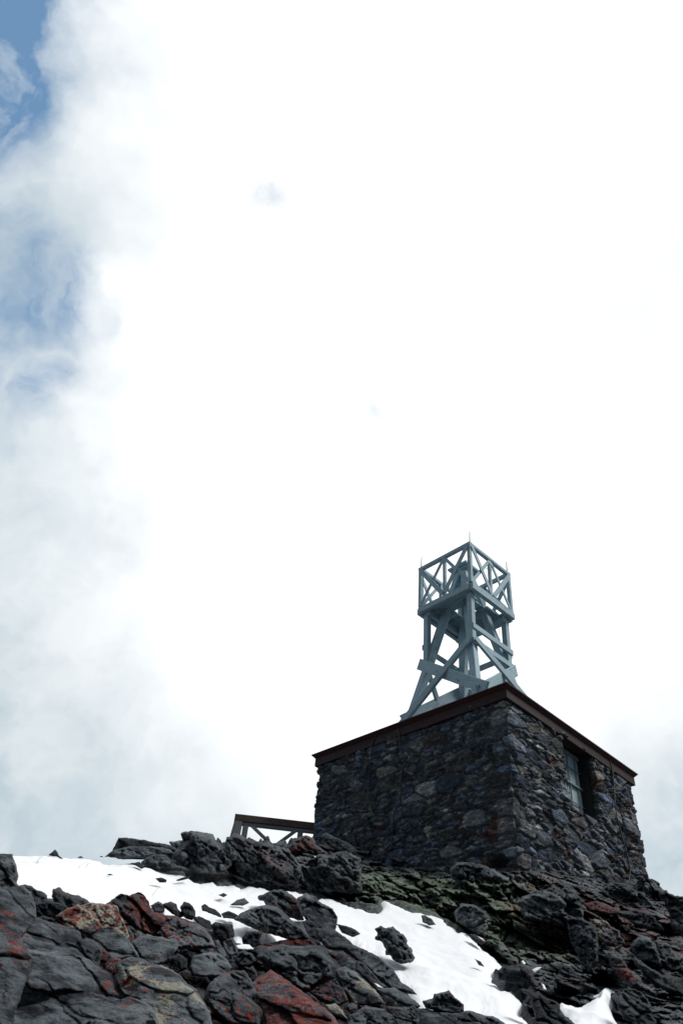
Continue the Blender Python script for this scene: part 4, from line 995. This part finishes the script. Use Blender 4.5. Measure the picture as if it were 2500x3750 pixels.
RES = 0.0145
def dense_s():
    a = np.arange(0, WR, RES); b = WR + np.arange(0, WL, 0.06); c = WR + WL + np.arange(0, WR, 0.06); d = 2 * WR + WL + np.arange(0, WL, RES)
    s = np.concatenate([a, b, c, d]); s = np.concatenate([s, [WS0, WS1]])
    return np.unique(np.round(s, 4))


S = dense_s(); ZZ = np.unique(np.round(np.concatenate([np.arange(ZBOT, ZTOP, RES), [ZTOP, WZ0, WZ1]]), 4))
sg, zg = np.meshgrid(S, ZZ, indexing='ij'); sf, zf = sg.ravel(), zg.ravel()
wx = 0.045 * fbm(np.stack([sf * 3, zf * 3], 1), 3, 11); wz = 0.045 * fbm(np.stack([sf * 3, zf * 3], 1), 3, 12)
csx = PER / round(PER / 0.42)
f1, f2, idb, ob = voro(np.stack([(sf + wx) / csx, (zf + wz) / 0.22], 1), 21, 0.95, round(PER / 0.42))
csy = PER / round(PER / 0.21)
g1, g2, idf, of = voro(np.stack([(sf + wx * 1.3) / csy, (zf + wz * 1.3 + 0.10 * sf * 0) / 0.082], 1), 22, 1.0, round(PER / 0.21))
ds_c = np.min(np.abs((sf[:, None] - corner_s[None] + PER / 2) % PER - PER / 2), 1)
big = (idb < 0.36) | ((ds_c < 0.28) & (idb < 0.8))
eb = f2 - f1; ef = np.minimum((f2 - f1) * 1.2, g2 - g1)
edge = np.where(big, eb, ef); sid = np.where(big, idb, (idf * 7.13 + idb) % 1.0)
offx = np.where(big, ob[:, 0], of[:, 0]); offz = np.where(big, ob[:, 1], of[:, 1])
r1 = (sid * 57.31) % 1; r2 = (sid * 191.7) % 1; r3 = (sid * 733.1) % 1
P3 = np.stack([sf, zf, sf * 0], 1)
body = sstep(0.02, 0.13, edge)
disp = 0.010 * fbm(np.stack([sf * 5, zf * 34], 1), 3, 35, .6) * body + body * (0.018 + 0.060 * r1 + 0.05 * (r2 - .5) * offx + 0.07 * (r3 - .4) * -offz) + 0.013 * fbm(P3 * 9, 4, 31, .6) * (0.4 + body)
disp = disp - 0.010 * (1 - sstep(.1, .3, np.abs(fbm(np.stack([sf * 4, zf * 11], 1), 4, 37, .6)) * 3)) * body
rag = fbm(np.stack([sf * 6, zf * 6], 1), 4, 61)
mort = 1 - sstep(0.03, 0.07 + 0.03 * r2, edge + 0.03 * rag)
# the hole in the masonry at the foot of the front corner
qh = on_plane(*c4(1420, 1385), WC, R)
hs = (PER - (qh - WC) @ L) % PER; hz = qh[2]
hd = np.hypot(((sf - hs + PER / 2) % PER - PER / 2) / 0.17, (zf - hz) / 0.10) + 0.35 * rag
disp -= 0.28 * (1 - sstep(0.75, 1.0, hd))
# colours: slate blue, grey, brown-grey and a few pale stones in dark mortar
pal = np.array([(0.030, 0.040, 0.058), (0.042, 0.050, 0.062), (0.055, 0.059, 0.064), (0.036, 0.038, 0.042), (0.062, 0.066, 0.070), (0.085, 0.089, 0.092), (0.048, 0.047, 0.046)])
prob = np.cumsum([.27, .26, .18, .12, .08, .05, .04])
ci = np.minimum(np.searchsorted(prob, (sid * 311.7) % 1), len(pal) - 1)
col = 2.0 * pal[ci] * (0.5 + 0.95 * r3 ** 1.6)[:, None]
col *= (1 + 0.3 * fbm(np.stack([sf * 4, zf * 9], 1), 4, 71))[:, None]
mcol = np.array((0.088, 0.090, 0.086))[None] * (1 + 0.5 * fbm(np.stack([sf * 8, zf * 8], 1), 3, 72))[:, None]
col *= np.clip(1 + 4.5 * np.clip(fbm(np.stack([sf * 11, zf * 26], 1), 4, 73, .65) - .13, 0, 1), 1, 2.8)[:, None]
col = col * (1 - mort[:, None]) + mcol * mort[:, None]
onR = (sf > 0.02) & (sf < WR - .02)
col[onR] *= np.array((1.0, 1.0, 0.98))
# orange streak near the far end of the right wall, and scattered rust stains
st = np.array([sR(c5(x, y)) for x, y in [(1050, 1060), (1100, 1150), (1130, 1300), (1135, 1420), (1180, 1560), (1220, 1640), (1240, 1790)]])
xs = np.interp(zf, st[::-1, 1], st[::-1, 0]); inz = (zf < st[0, 1]) & (sf < WR)
streak = np.where(inz, sstep(0.075, 0.02, np.abs(sf - xs + 0.05 * rag)), 0) * (0.55 + 0.45 * rag)
rust = sstep(0.34, 0.5, fbm(np.stack([sf * 1.8, zf * 3.4], 1), 5, 91, .65)) * 0.6
for w_, c_ in ((np.clip(streak, 0, 1) * 0.9, (0.17, 0.065, 0.022)), (rust, (0.10, 0.032, 0.02))):
    col = col * (1 - w_[:, None]) + np.array(c_) * w_[:, None]
pos, nor = perim(sf)
pos[:, 2] = zf
VW = pos + nor * disp[:, None]
nS, nZ = len(S), len(ZZ)
qi = np.arange(nS * nZ).reshape(nS, nZ); qn_ = np.roll(qi, -1, 0)
FW = np.stack([qi[:, :-1], qn_[:, :-1], qn_[:, 1:], qi[:, 1:]], -1)
smid = (S + np.roll(S, -1)) / 2; smid[-1] = S[-1] + .01; zmid = (ZZ[:-1] + ZZ[1:]) / 2
hole = ((smid > WS0) & (smid < WS1))[:, None] & ((zmid > WZ0) & (zmid < WZ1))[None]
FW = FW[~hole]
# reveals: sweep the opening edge 0.30 m inwards
js0, js1 = int(np.argmin(abs(S - WS0))), int(np.argmin(abs(S - WS1))); jz0, jz1 = int(np.argmin(abs(ZZ - WZ0))), int(np.argmin(abs(ZZ - WZ1)))
loop = [qi[j, jz0] for j in range(js0, js1)] + [qi[js1, j] for j in range(jz0, jz1)] + [qi[j, jz1] for j in range(js1, js0, -1)] + [qi[js0, j] for j in range(jz1, jz0, -1)]
DEP = 0.24
lv = VW[loop] + L * DEP; base_n = len(VW)
# flatten the back of the reveal
lv -= L * (((lv - WC) @ L) - DEP)[:, None]
mid = (VW[loop] + lv) / 2 + 0.015 * np.random.RandomState(4).uniform(-1, 1, (len(loop), 3))
VW2 = np.concatenate([VW, mid, lv]); nl = len(loop)
FR = []
for k in range(nl):
    k2 = (k + 1) % nl
    FR += [(loop[k], loop[k2], base_n + k2, base_n + k), (base_n + k, base_n + k2, base_n + nl + k2, base_n + nl + k)]
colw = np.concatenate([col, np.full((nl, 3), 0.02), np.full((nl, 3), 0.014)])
mesh_obj('wall', VW2, np.concatenate([FW, np.array(FR)]), M_WALL, hut, attrs=dict(col=colw))


def rect_ring(profile, name, mat, out0=0.0):
    """sweep a profile [(outward, z), ...] round the hut"""
    V, F, U = [], [], []
    n = len(profile)
    cs = [WC, WC + R * WR, WC + R * WR + L * WL, WC + L * WL]
    dg = [-R - L, R - L, R + L, L - R]
    sub = 24; run = 0
    ring = []
    for i in range(4):
        for k in range(sub):
            t = k / sub; j = (i + 1) % 4
            ln = np.linalg.norm(cs[j] - cs[i])
            for m, (o_, z_) in enumerate(profile):
                a = cs[i] + dg[i] * o_; b = cs[j] + dg[j] * o_
                p = a + (b - a) * t; p = p + np.array([0, 0, z_])
                V.append(p); U.append((run + ln * t, o_ * 1.0, z_))
        run += ln
    N = 4 * sub
    for i in range(N):
        for m in range(n):
            m2 = (m + 1) % n; i2 = (i + 1) % N
            F.append((i * n + m, i * n + m2, i2 * n + m2, i2 * n + m))
    return mesh_obj(name, V, F, mat, hut, smooth=False, attrs=dict(along=np.array(U)))


rect_ring([(OV, 0.0), (OV, -0.025), (OV - .02, -0.032), (OV - .035, -0.055), (OV - .055, -0.075), (-.1, -0.075), (-.1, 0.0)], 'cornice', M_REDB)
rect_ring([(OV - .06, -0.078), (OV - .06, -0.235), (OV - .085, -0.245), (-.1, -0.245), (-.1, -0.078)], 'fascia_board', M_RED)
rf = [WC + OV * .6 * (-R - L) + Z * .004, WC + R * WR + OV * .6 * (R - L) + Z * .004, WC + R * WR + L * WL + OV * .6 * (R + L) + Z * .004, WC + L * WL + OV * .6 * (L - R) + Z * .004]
ctr = sum(rf) / 4 + Z * 0.10
mesh_obj('roof', rf + [ctr] + [p - Z * .03 for p in rf], [(0, 1, 4), (1, 2, 4), (2, 3, 4), (3, 0, 4), (5, 8, 7, 6), (0, 5, 6, 1), (1, 6, 7, 2), (2, 7, 8, 3), (3, 8, 5, 0)], M_ROOF, hut, smooth=False)


def wp(s, z, dep):
    return WC + R * s + L * dep + Z * (z - ZR)


# window: lintel, sill, frame with sashes, panes, blinds, dark room
win = mesh_obj('window', *(lambda V, F: (V, F))(*[[], []]), M_FRAME, hut) if False else None
fr = 0.055; fd = DEP - 0.02
sm_ = (WS0 + WS1) / 2; zm_ = (WZ0 + WZ1) / 2
parts = [(wp(WS0 + fr / 2 - .02, WZ0, fd), wp(WS0 + fr / 2 - .02, WZ1, fd), fr, .07), (wp(WS1 - fr / 2 + .02, WZ0, fd), wp(WS1 - fr / 2 + .02, WZ1, fd), fr, .07),
         (wp(WS0 + .03, WZ1 - fr / 2, fd + .003), wp(WS1 - .03, WZ1 - fr / 2, fd + .003), .064, fr), (wp(WS0 + .03, WZ0 + fr / 2, fd + .003), wp(WS1 - .03, WZ0 + fr / 2, fd + .003), .064, fr)]
win = beam('window', *parts[0][:2], parts[0][2], parts[0][3], M_FRAME, hut, up=L, extra=[(a, b, w, h, L if i < 1 else Z) for i, (a, b, w, h) in enumerate(parts[1:])])
ZM = WZ0 + (WZ1 - WZ0) * 0.52
beam('meeting_rail', wp(WS0 + .04, ZM, fd - .006), wp(WS1 - .04, ZM, fd - .006), .04, .034, M_FRAME, win)
for zz in ((WZ1 + ZM) / 2, (WZ0 + ZM) / 2):
    beam('glazing_bar', wp(WS0 + .04, zz, fd - .004), wp(WS1 - .04, zz, fd - .004), .022, .014, M_FRAME, win)
beam('glazing_bar', wp(WS0 + .80, WZ0 + .04, fd - .001), wp(WS0 + .80, WZ1 - .04, fd - .001), .022, .014, M_FRAME, win, up=R)
beam('glazing_bar', wp(WS0 + .55, WZ0 + .04, fd - .001), wp(WS0 + .55, WZ1 - .04, fd - .001), .022, .014, M_FRAME, win, up=R)
for k in range(2):
    for za, zb in ((WZ0 + .05, ZM - .02), (ZM + .02, WZ1 - .05)):
        sa, sb = (WS0 + .035, sm_ - .012) if k == 0 else (sm_ + .012, WS1 - .035)
        V = [wp(sa, za, fd + .02), wp(sb, za, fd + .02), wp(sb, zb, fd + .02), wp(sa, zb, fd + .02)]
        V += [v + L * .004 for v in V]
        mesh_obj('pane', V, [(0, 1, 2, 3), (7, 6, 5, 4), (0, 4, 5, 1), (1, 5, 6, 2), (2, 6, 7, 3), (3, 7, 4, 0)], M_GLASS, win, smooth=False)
# pale blinds hanging inside the lower sash
for sa, sb, za, zb in ((WS0 + .45, WS0 + .79, WZ0 + .36, ZM - .06), (WS0 + .45, WS0 + .79, WZ0 + .03, WZ0 + .30)):
    n = 13; V = []; F = []
    for i in range(n):
        s_ = sa + (sb - sa) * i / (n - 1); dd = fd + .045 + .012 * math.sin(i * 1.7)
        V += [wp(s_, za, dd), wp(s_, zb, dd)]
    F = [(2 * i, 2 * i + 2, 2 * i + 3, 2 * i + 1) for i in range(n - 1)]
    mesh_obj('blind', V, F, M_BLIND, win)
# room behind the glass (open box), its darkness put into the near-black colour
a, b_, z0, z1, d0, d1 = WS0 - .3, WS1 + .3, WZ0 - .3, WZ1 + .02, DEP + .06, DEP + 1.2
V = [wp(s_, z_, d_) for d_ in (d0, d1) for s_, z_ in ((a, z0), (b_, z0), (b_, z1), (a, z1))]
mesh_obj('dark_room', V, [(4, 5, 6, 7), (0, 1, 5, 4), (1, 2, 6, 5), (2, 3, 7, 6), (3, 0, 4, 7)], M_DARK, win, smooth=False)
beam('window_sill', wp(WS0 - .06, WZ0 - .022, .03), wp(WS1 + .14, WZ0 - .022, .03), .14, .042, M_RED, win)
beam('window_lintel', wp(WS0 - .06, (WZ1 + ZR - .245) / 2 + .03, .02), wp(WS1 + .02, (WZ1 + ZR - .245) / 2 + .03, .02), .10, max(.06, (ZR - .245 - WZ1)), M_REDB, win)
# near-black inner lining of the right jamb
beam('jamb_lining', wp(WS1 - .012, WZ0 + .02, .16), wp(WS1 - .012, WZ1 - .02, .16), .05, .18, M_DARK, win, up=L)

# ------------------------------------------------------------------ cables fixed to the walls
def cable_on(ptsf, pts, P0, n, out, label):
    P = [on_plane(*ptsf(x, y), P0 + n * out, n) for x, y in pts]
    return tube('cable', P, 0.0105, M_BLACK, label=label, cat='cable')


cable_on(c4, [(548, 470), (515, 540), (505, 640), (490, 800), (488, 930), (510, 1010), (545, 1080)], WC, -R, .075, 'short black cable on the left wall ending in a loose knob')
cable_on(c4, [(692, 412), (709, 470), (720, 590), (755, 650), (725, 760), (712, 960), (680, 1010), (665, 1080), (650, 1310)], WC, -R, .075, 'long kinked black cable down the middle of the left wall')
cable_on(c5, [(960, 730), (985, 830), (1000, 960), (1010, 1120), (1040, 1280), (1085, 1450), (1130, 1640), (1115, 1770)], WC, -L, .075, 'black cable down the right wall beside the window')

# ------------------------------------------------------------------ the timber tower on the roof
YT = math.radians(49.977)
TR = np.array([math.sin(YT), math.cos(YT), 0]); TL = np.array([-math.cos(YT), math.sin(YT), 0])
TC = PC + 2.05 * R + 2.29 * L
ZP = 3.55


def tp(u, v, z):
    """u along TL, v along TR, z above the roof"""
    return TC + TL * u + TR * v + Z * z


tower = empty('timber_tower', TC + Z * 0.06, 'blue-grey timber lookout tower with a railed cage standing on the hut roof', 'tower')
CORN = [(-1, -1), (1, -1), (-1, 1), (1, 1)]


def leg_r(z): return (1.41 - 0.28 * z) / math.sqrt(2)


for a, b in CORN:
    beam('leg', tp(a * leg_r(0.04), b * leg_r(0.04), 0.04), tp(a * leg_r(4.66), b * leg_r(4.66), 4.66), .155, .155, M_TOWER, tower, up=TL)
for a, b in CORN:
    beam('outer_post', tp(a * .605, b * .605, 2.08), tp(a * .605, b * .605, 3.47), .125, .125, M_TOWER, tower, up=TL)
# lower cross braces, one pair on each side (board over board)
def side(k, along, out, z):
    """k: 0 front-left face, 1 front-right, 2 back-right, 3 back-left"""
    return [tp(along, -out, z), tp(-out, along, z), tp(along, out, z), tp(out, along, z)][k]


SN = [-TR, -TL, TR, TL]
def hb(z): return leg_r(z) + .10
for k in range(4):
    up_ = SN[k]
    beam('cross_board', side(k, .77, hb(2.18), 2.17), side(k, (-1.14, -.93, -1.0, -.93)[k], hb(.80) + .0, .80), .056, .24, M_TOWER, tower, up=np.cross(up_, side(k, 1, 0, 0) - side(k, -1, 0, .84)))
    if k == 1:
        beam('brace', side(k, -.62, .70, 2.24), side(k, .98, hb(1.0) + .09, 1.14), .06, .14, M_TOWER, tower, up=np.cross(up_, side(k, 1, 0, 0) - side(k, -1, 0, .7)))
    elif k == 0:
        beam('brace', side(k, -.66, .70, 2.26), side(k, 1.14, hb(.55) + .09, .42), .075, .14, M_TOWER, tower, up=np.cross(up_, side(k, -1, 0, 1) - side(k, 1, 0, 0)))
    else:
        beam('brace', side(k, -.62, .66, 2.24), side(k, 1.05, hb(.55) + .09, .42), .06, .14, M_TOWER, tower, up=np.cross(up_, side(k, -1, 0, 1) - side(k, 1, 0, 0)))
# horizontals tying the outer posts
for k, z in ((1, 2.56), (1, 2.20), (3, 2.56), (2, 2.5)):
    o_ = .67 if k in (1,) else .68
    beam('tie_board', side(k, -.66, o_, z), side(k, .70, o_, z), .05, .13, M_TOWER, tower)
# deck: joists, beam under, boarded edge in two steps
beam('joist', tp(.52, -.68, 3.40), tp(.52, .68, 3.40), .09, .12, M_TOWER, tower)
beam('joist', tp(-.68, .52, 3.335), tp(.68, .52, 3.335), .09, .10, M_TOWER, tower)
for a, b, (p, q_) in ((0, 0, ((-.74, -.74), (.74, -.74))), (0, 0, ((-.74, -.74), (-.74, .74))), (0, 0, ((.74, -.74), (.74, .74))), (0, 0, ((-.74, .74), (.74, .74)))):
    par = p[0] == q_[0]
    sh = .0 if par else .052
    d_ = np.sign(np.array(q_) - np.array(p)) * sh
    beam('deck_beam', tp(p[0] + d_[0], p[1] + d_[1], 3.49), tp(q_[0] - d_[0], q_[1] - d_[1], 3.49), .10, .15, M_TOWER, tower)
# the deck is a ring of boards, the middle is open round the legs
for v in (-.66, -.52, -.38, -.24, .24, .38, .52, .66):
    beam('deck_board', tp(-.47 if abs(v) < .6 else -.78, v, 3.59), tp(.78, v, 3.59), .136, .045, M_TOWER, tower)
for u0, u1 in ((-.40, -.20), (.20, .78)):
    for v in (-.10, .04, .12):
        beam('deck_board', tp(u0, v, 3.588), tp(u1, v, 3.588), .12, .040, M_TOWER, tower)
beam('edge_board', tp(-.74, -.585, 3.59), tp(-.74, .585, 3.59), .08, .045, M_TOWER, tower)
# cage: posts, rails, X braces
CH = .715; ZB, ZC = 3.615, 4.66
for a in (-1, 0, 1):
    for b in (-1, 0, 1):
        if a or b:
            w = .085 if a and b else .07
            beam('cage_post', tp(a * CH, b * CH, ZB), tp(a * CH, b * CH, ZC), w, w, M_TOWER, tower, up=TL)
for k in range(4):
    e = .76 if k % 2 == 0 else .672
    beam('top_rail', side(k, -e, CH, ZC + .045), side(k, e, CH, ZC + .045), .088, .088, M_TOWER, tower)
    for j in (-1, 1):
        i0, i1 = (0.03 * j, .69 * j)
        beam('cage_brace', side(k, i0, CH + .052, ZB + .03), side(k, i1, CH + .052, ZC - .03), .028, .11, M_TOWER, tower, up=np.cross(SN[k], side(k, i1, 0, 1) - side(k, i0, 0, 0)))
        beam('cage_brace', side(k, i1, CH + .02, ZB + .03), side(k, i0, CH + .02, ZC - .03), .028, .075, M_TOWER, tower, up=np.cross(SN[k], side(k, i0, 0, 1) - side(k, i1, 0, 0)))
# head of the inner tower: post stub and capped board
beam('tower_cap', tp(-.27, 0, 4.735), tp(.27, 0, 4.735), .56, .055, M_TOWER, tower)
beam('cap_bearer', tp(-.2, 0, 4.675), tp(.2, 0, 4.675), .40, .06, M_TOWER, tower)
cl = beam('mast_post', tp(-.16, -.16, 3.2), tp(-.16, -.16, 4.35), .17, .17, M_TOWER, tower, up=TL)
beam('side_cleat', tp(-.34, -.30, 3.12), tp(-.34, -.30, 3.50), .09, .05, M_TOWER, tower, up=TL)
# lightning rods on three corners
for (a, b), h in zip([(-1, -1), (1, -1), (-1, 1)], (.36, .34, .36)):
    base = tp(a * (CH - .01), b * (CH + .0), ZC + .09)
    if (a, b) == (-1, -1): base = tp(-CH + .03, -CH - .0, ZC + .09) + (TR - TL) * .03
    tube('lightning_rod', [base, base + Z * h * .5, base + Z * h + TR * .01], .012, M_METAL, tower, r2=.008)
# loose wires
tube('wire', [on_plane(*c1(x, y), TC - TL * .80, TL) for x, y in [(1010, 352), (1040, 375), (1045, 410), (1030, 455), (1000, 438), (970, 436)]], .007, M_BLACK, tower)
tube('wire', [on_plane(*c1(x, y), TC - TL * .62, TL) for x, y in [(1050, 850), (1080, 880), (1125, 930)]], .008, M_BLACK, tower)
tube('wire', [on_plane(*c1(x, y), TC - TL * .62, TL) for x, y in [(1075, 970), (1095, 1020), (1103, 1090), (1108, 1160)]], .004, M_BLACK, tower)
tube('wire', [on_plane(*c1(x, y), TC + TL * .66, TL) for x, y in [(352, 500), (346, 600), (352, 700), (352, 790)]], .006, M_BLACK, tower)
# a little snow lying on the low board
sn = tp(-.90, -1.02, 1.03)

# ------------------------------------------------------------------ the timber railing left of the hut
kk = lambda x, y: (380 + x * 900 / 1568, 2930 + y * 900 / 1568)
E0 = WC + L * WL                                     # left end of the left wall
nF = np.array([0, -1.0, 0]); P0 = E0 + np.array([0, .25, 0])
def fp(x, y, dy=0.0): return on_plane(*kk(x, y), P0 + np.array([0, dy, 0]), nF)
A, B = fp(835, 122), fp(1385, 166)
B[2] = A[2] + 0.0 if abs(B[2] - A[2]) < .12 else B[2]
fence = empty('timber_railing', (A + B) / 2 - Z * .6, 'weathered brown timber railing with diagonal struts left of the hut', 'railing')
beam('top_rail', A + Z * .02, B + Z * .02, .13, .125, M_OLDWOOD, fence)
beam('under_rail', A - Z * .072 + np.array([.1, 0, 0]), B - Z * .072, .08, .055, M_GREYWOOD, fence)
for x, w in ((856, .15), (908, .10), (1260, .10)):
    t_ = fp(x, 150); t_[1] += .0; top = np.array([t_[0], A[1], A[2] - .046 if w > .12 else A[2] - .10])
    beam('post', np.array([t_[0] + (.012 if w < .12 else 0), A[1], A[2] - 1.3]), top, w, w * .9, M_GREYWOOD, fence, up=(0, 1, 0))
low = fp(1082, 280)
for x, y in ((938, 160), (1238, 188)):
    a_ = fp(x, y); a_[1] = A[1] - .02; l2 = np.array([low[0], A[1] - (.02 if x < 1000 else -.03), low[2] - .05])
    beam('strut', a_, l2, .05, .055, M_GREYWOOD, fence)
a_ = fp(850, 130); beam('return_rail', A + np.array([.06, .07, .02]), A + np.array([-.1, 1.3, .02]), .12, .12, M_OLDWOOD, fence)

# ------------------------------------------------------------------ dry grass
def tuft(crop, stems, label, push=.15):
    x0, y0, s = CROPS[crop]
    V, F = [], []
    bx, by = stems[0][0]
    base = hit_ground(x0 + bx / s, y0 + by / s); dep = (np.linalg.norm(base) - push)
    rg = np.random.RandomState(int(bx))
    for st in stems:
        P = [px_dir(x0 + a / s, y0 + b / s) * (dep + rg.uniform(-.03, .03) * 0) for a, b in st]
        w = 0.0022
        n0 = len(V)
        for i, p in enumerate(P):
            ww = w * (1 - .6 * i / len(P)); V += [p + CR * ww, p - CR * ww * .5 + CF * ww, p - CR * ww * .5 - CF * ww]
        for i in range(len(P) - 1):
            for j in range(3):
                F.append((n0 + 3 * i + j, n0 + 3 * i + (j + 1) % 3, n0 + 3 * i + 3 + (j + 1) % 3, n0 + 3 * i + 3 + j))
    o = mesh_obj('grass_tuft', V, F, M_GRASS, origin=base * dep / np.linalg.norm(base))
    tag(o, label, 'dry grass')


tuft('B', [[(850, 640), (848, 560), (858, 480), (860, 400)], [(835, 630), (830, 570), (815, 500), (800, 445)], [(815, 610), (822, 540), (830, 500)], [(915, 620), (930, 580), (955, 540), (985, 490)], [(790, 590), (800, 550), (815, 520)], [(845, 650), (838, 580), (828, 520)]], 'sparse dry grass stems growing at the snow tongue before the rounded boulder', .45)
tuft('A', [[(300, 248), (320, 215), (345, 192), (372, 182)], [(305, 250), (290, 242), (272, 240)], [(310, 252), (316, 236)]], 'thin bent grass stem in the snow under the dark triangular stone', .12)
tuft('A', [[(642, 295), (655, 270), (680, 256), (706, 248)], [(708, 280), (722, 254), (745, 236), (778, 222)]], 'pair of curved grass stems on the upper left snow slope', .12)
tuft('A', [[(1250, 514), (1275, 480), (1300, 450), (1318, 432)]], 'single straight grass stem in the snow above the red-lichened boulder', .12)
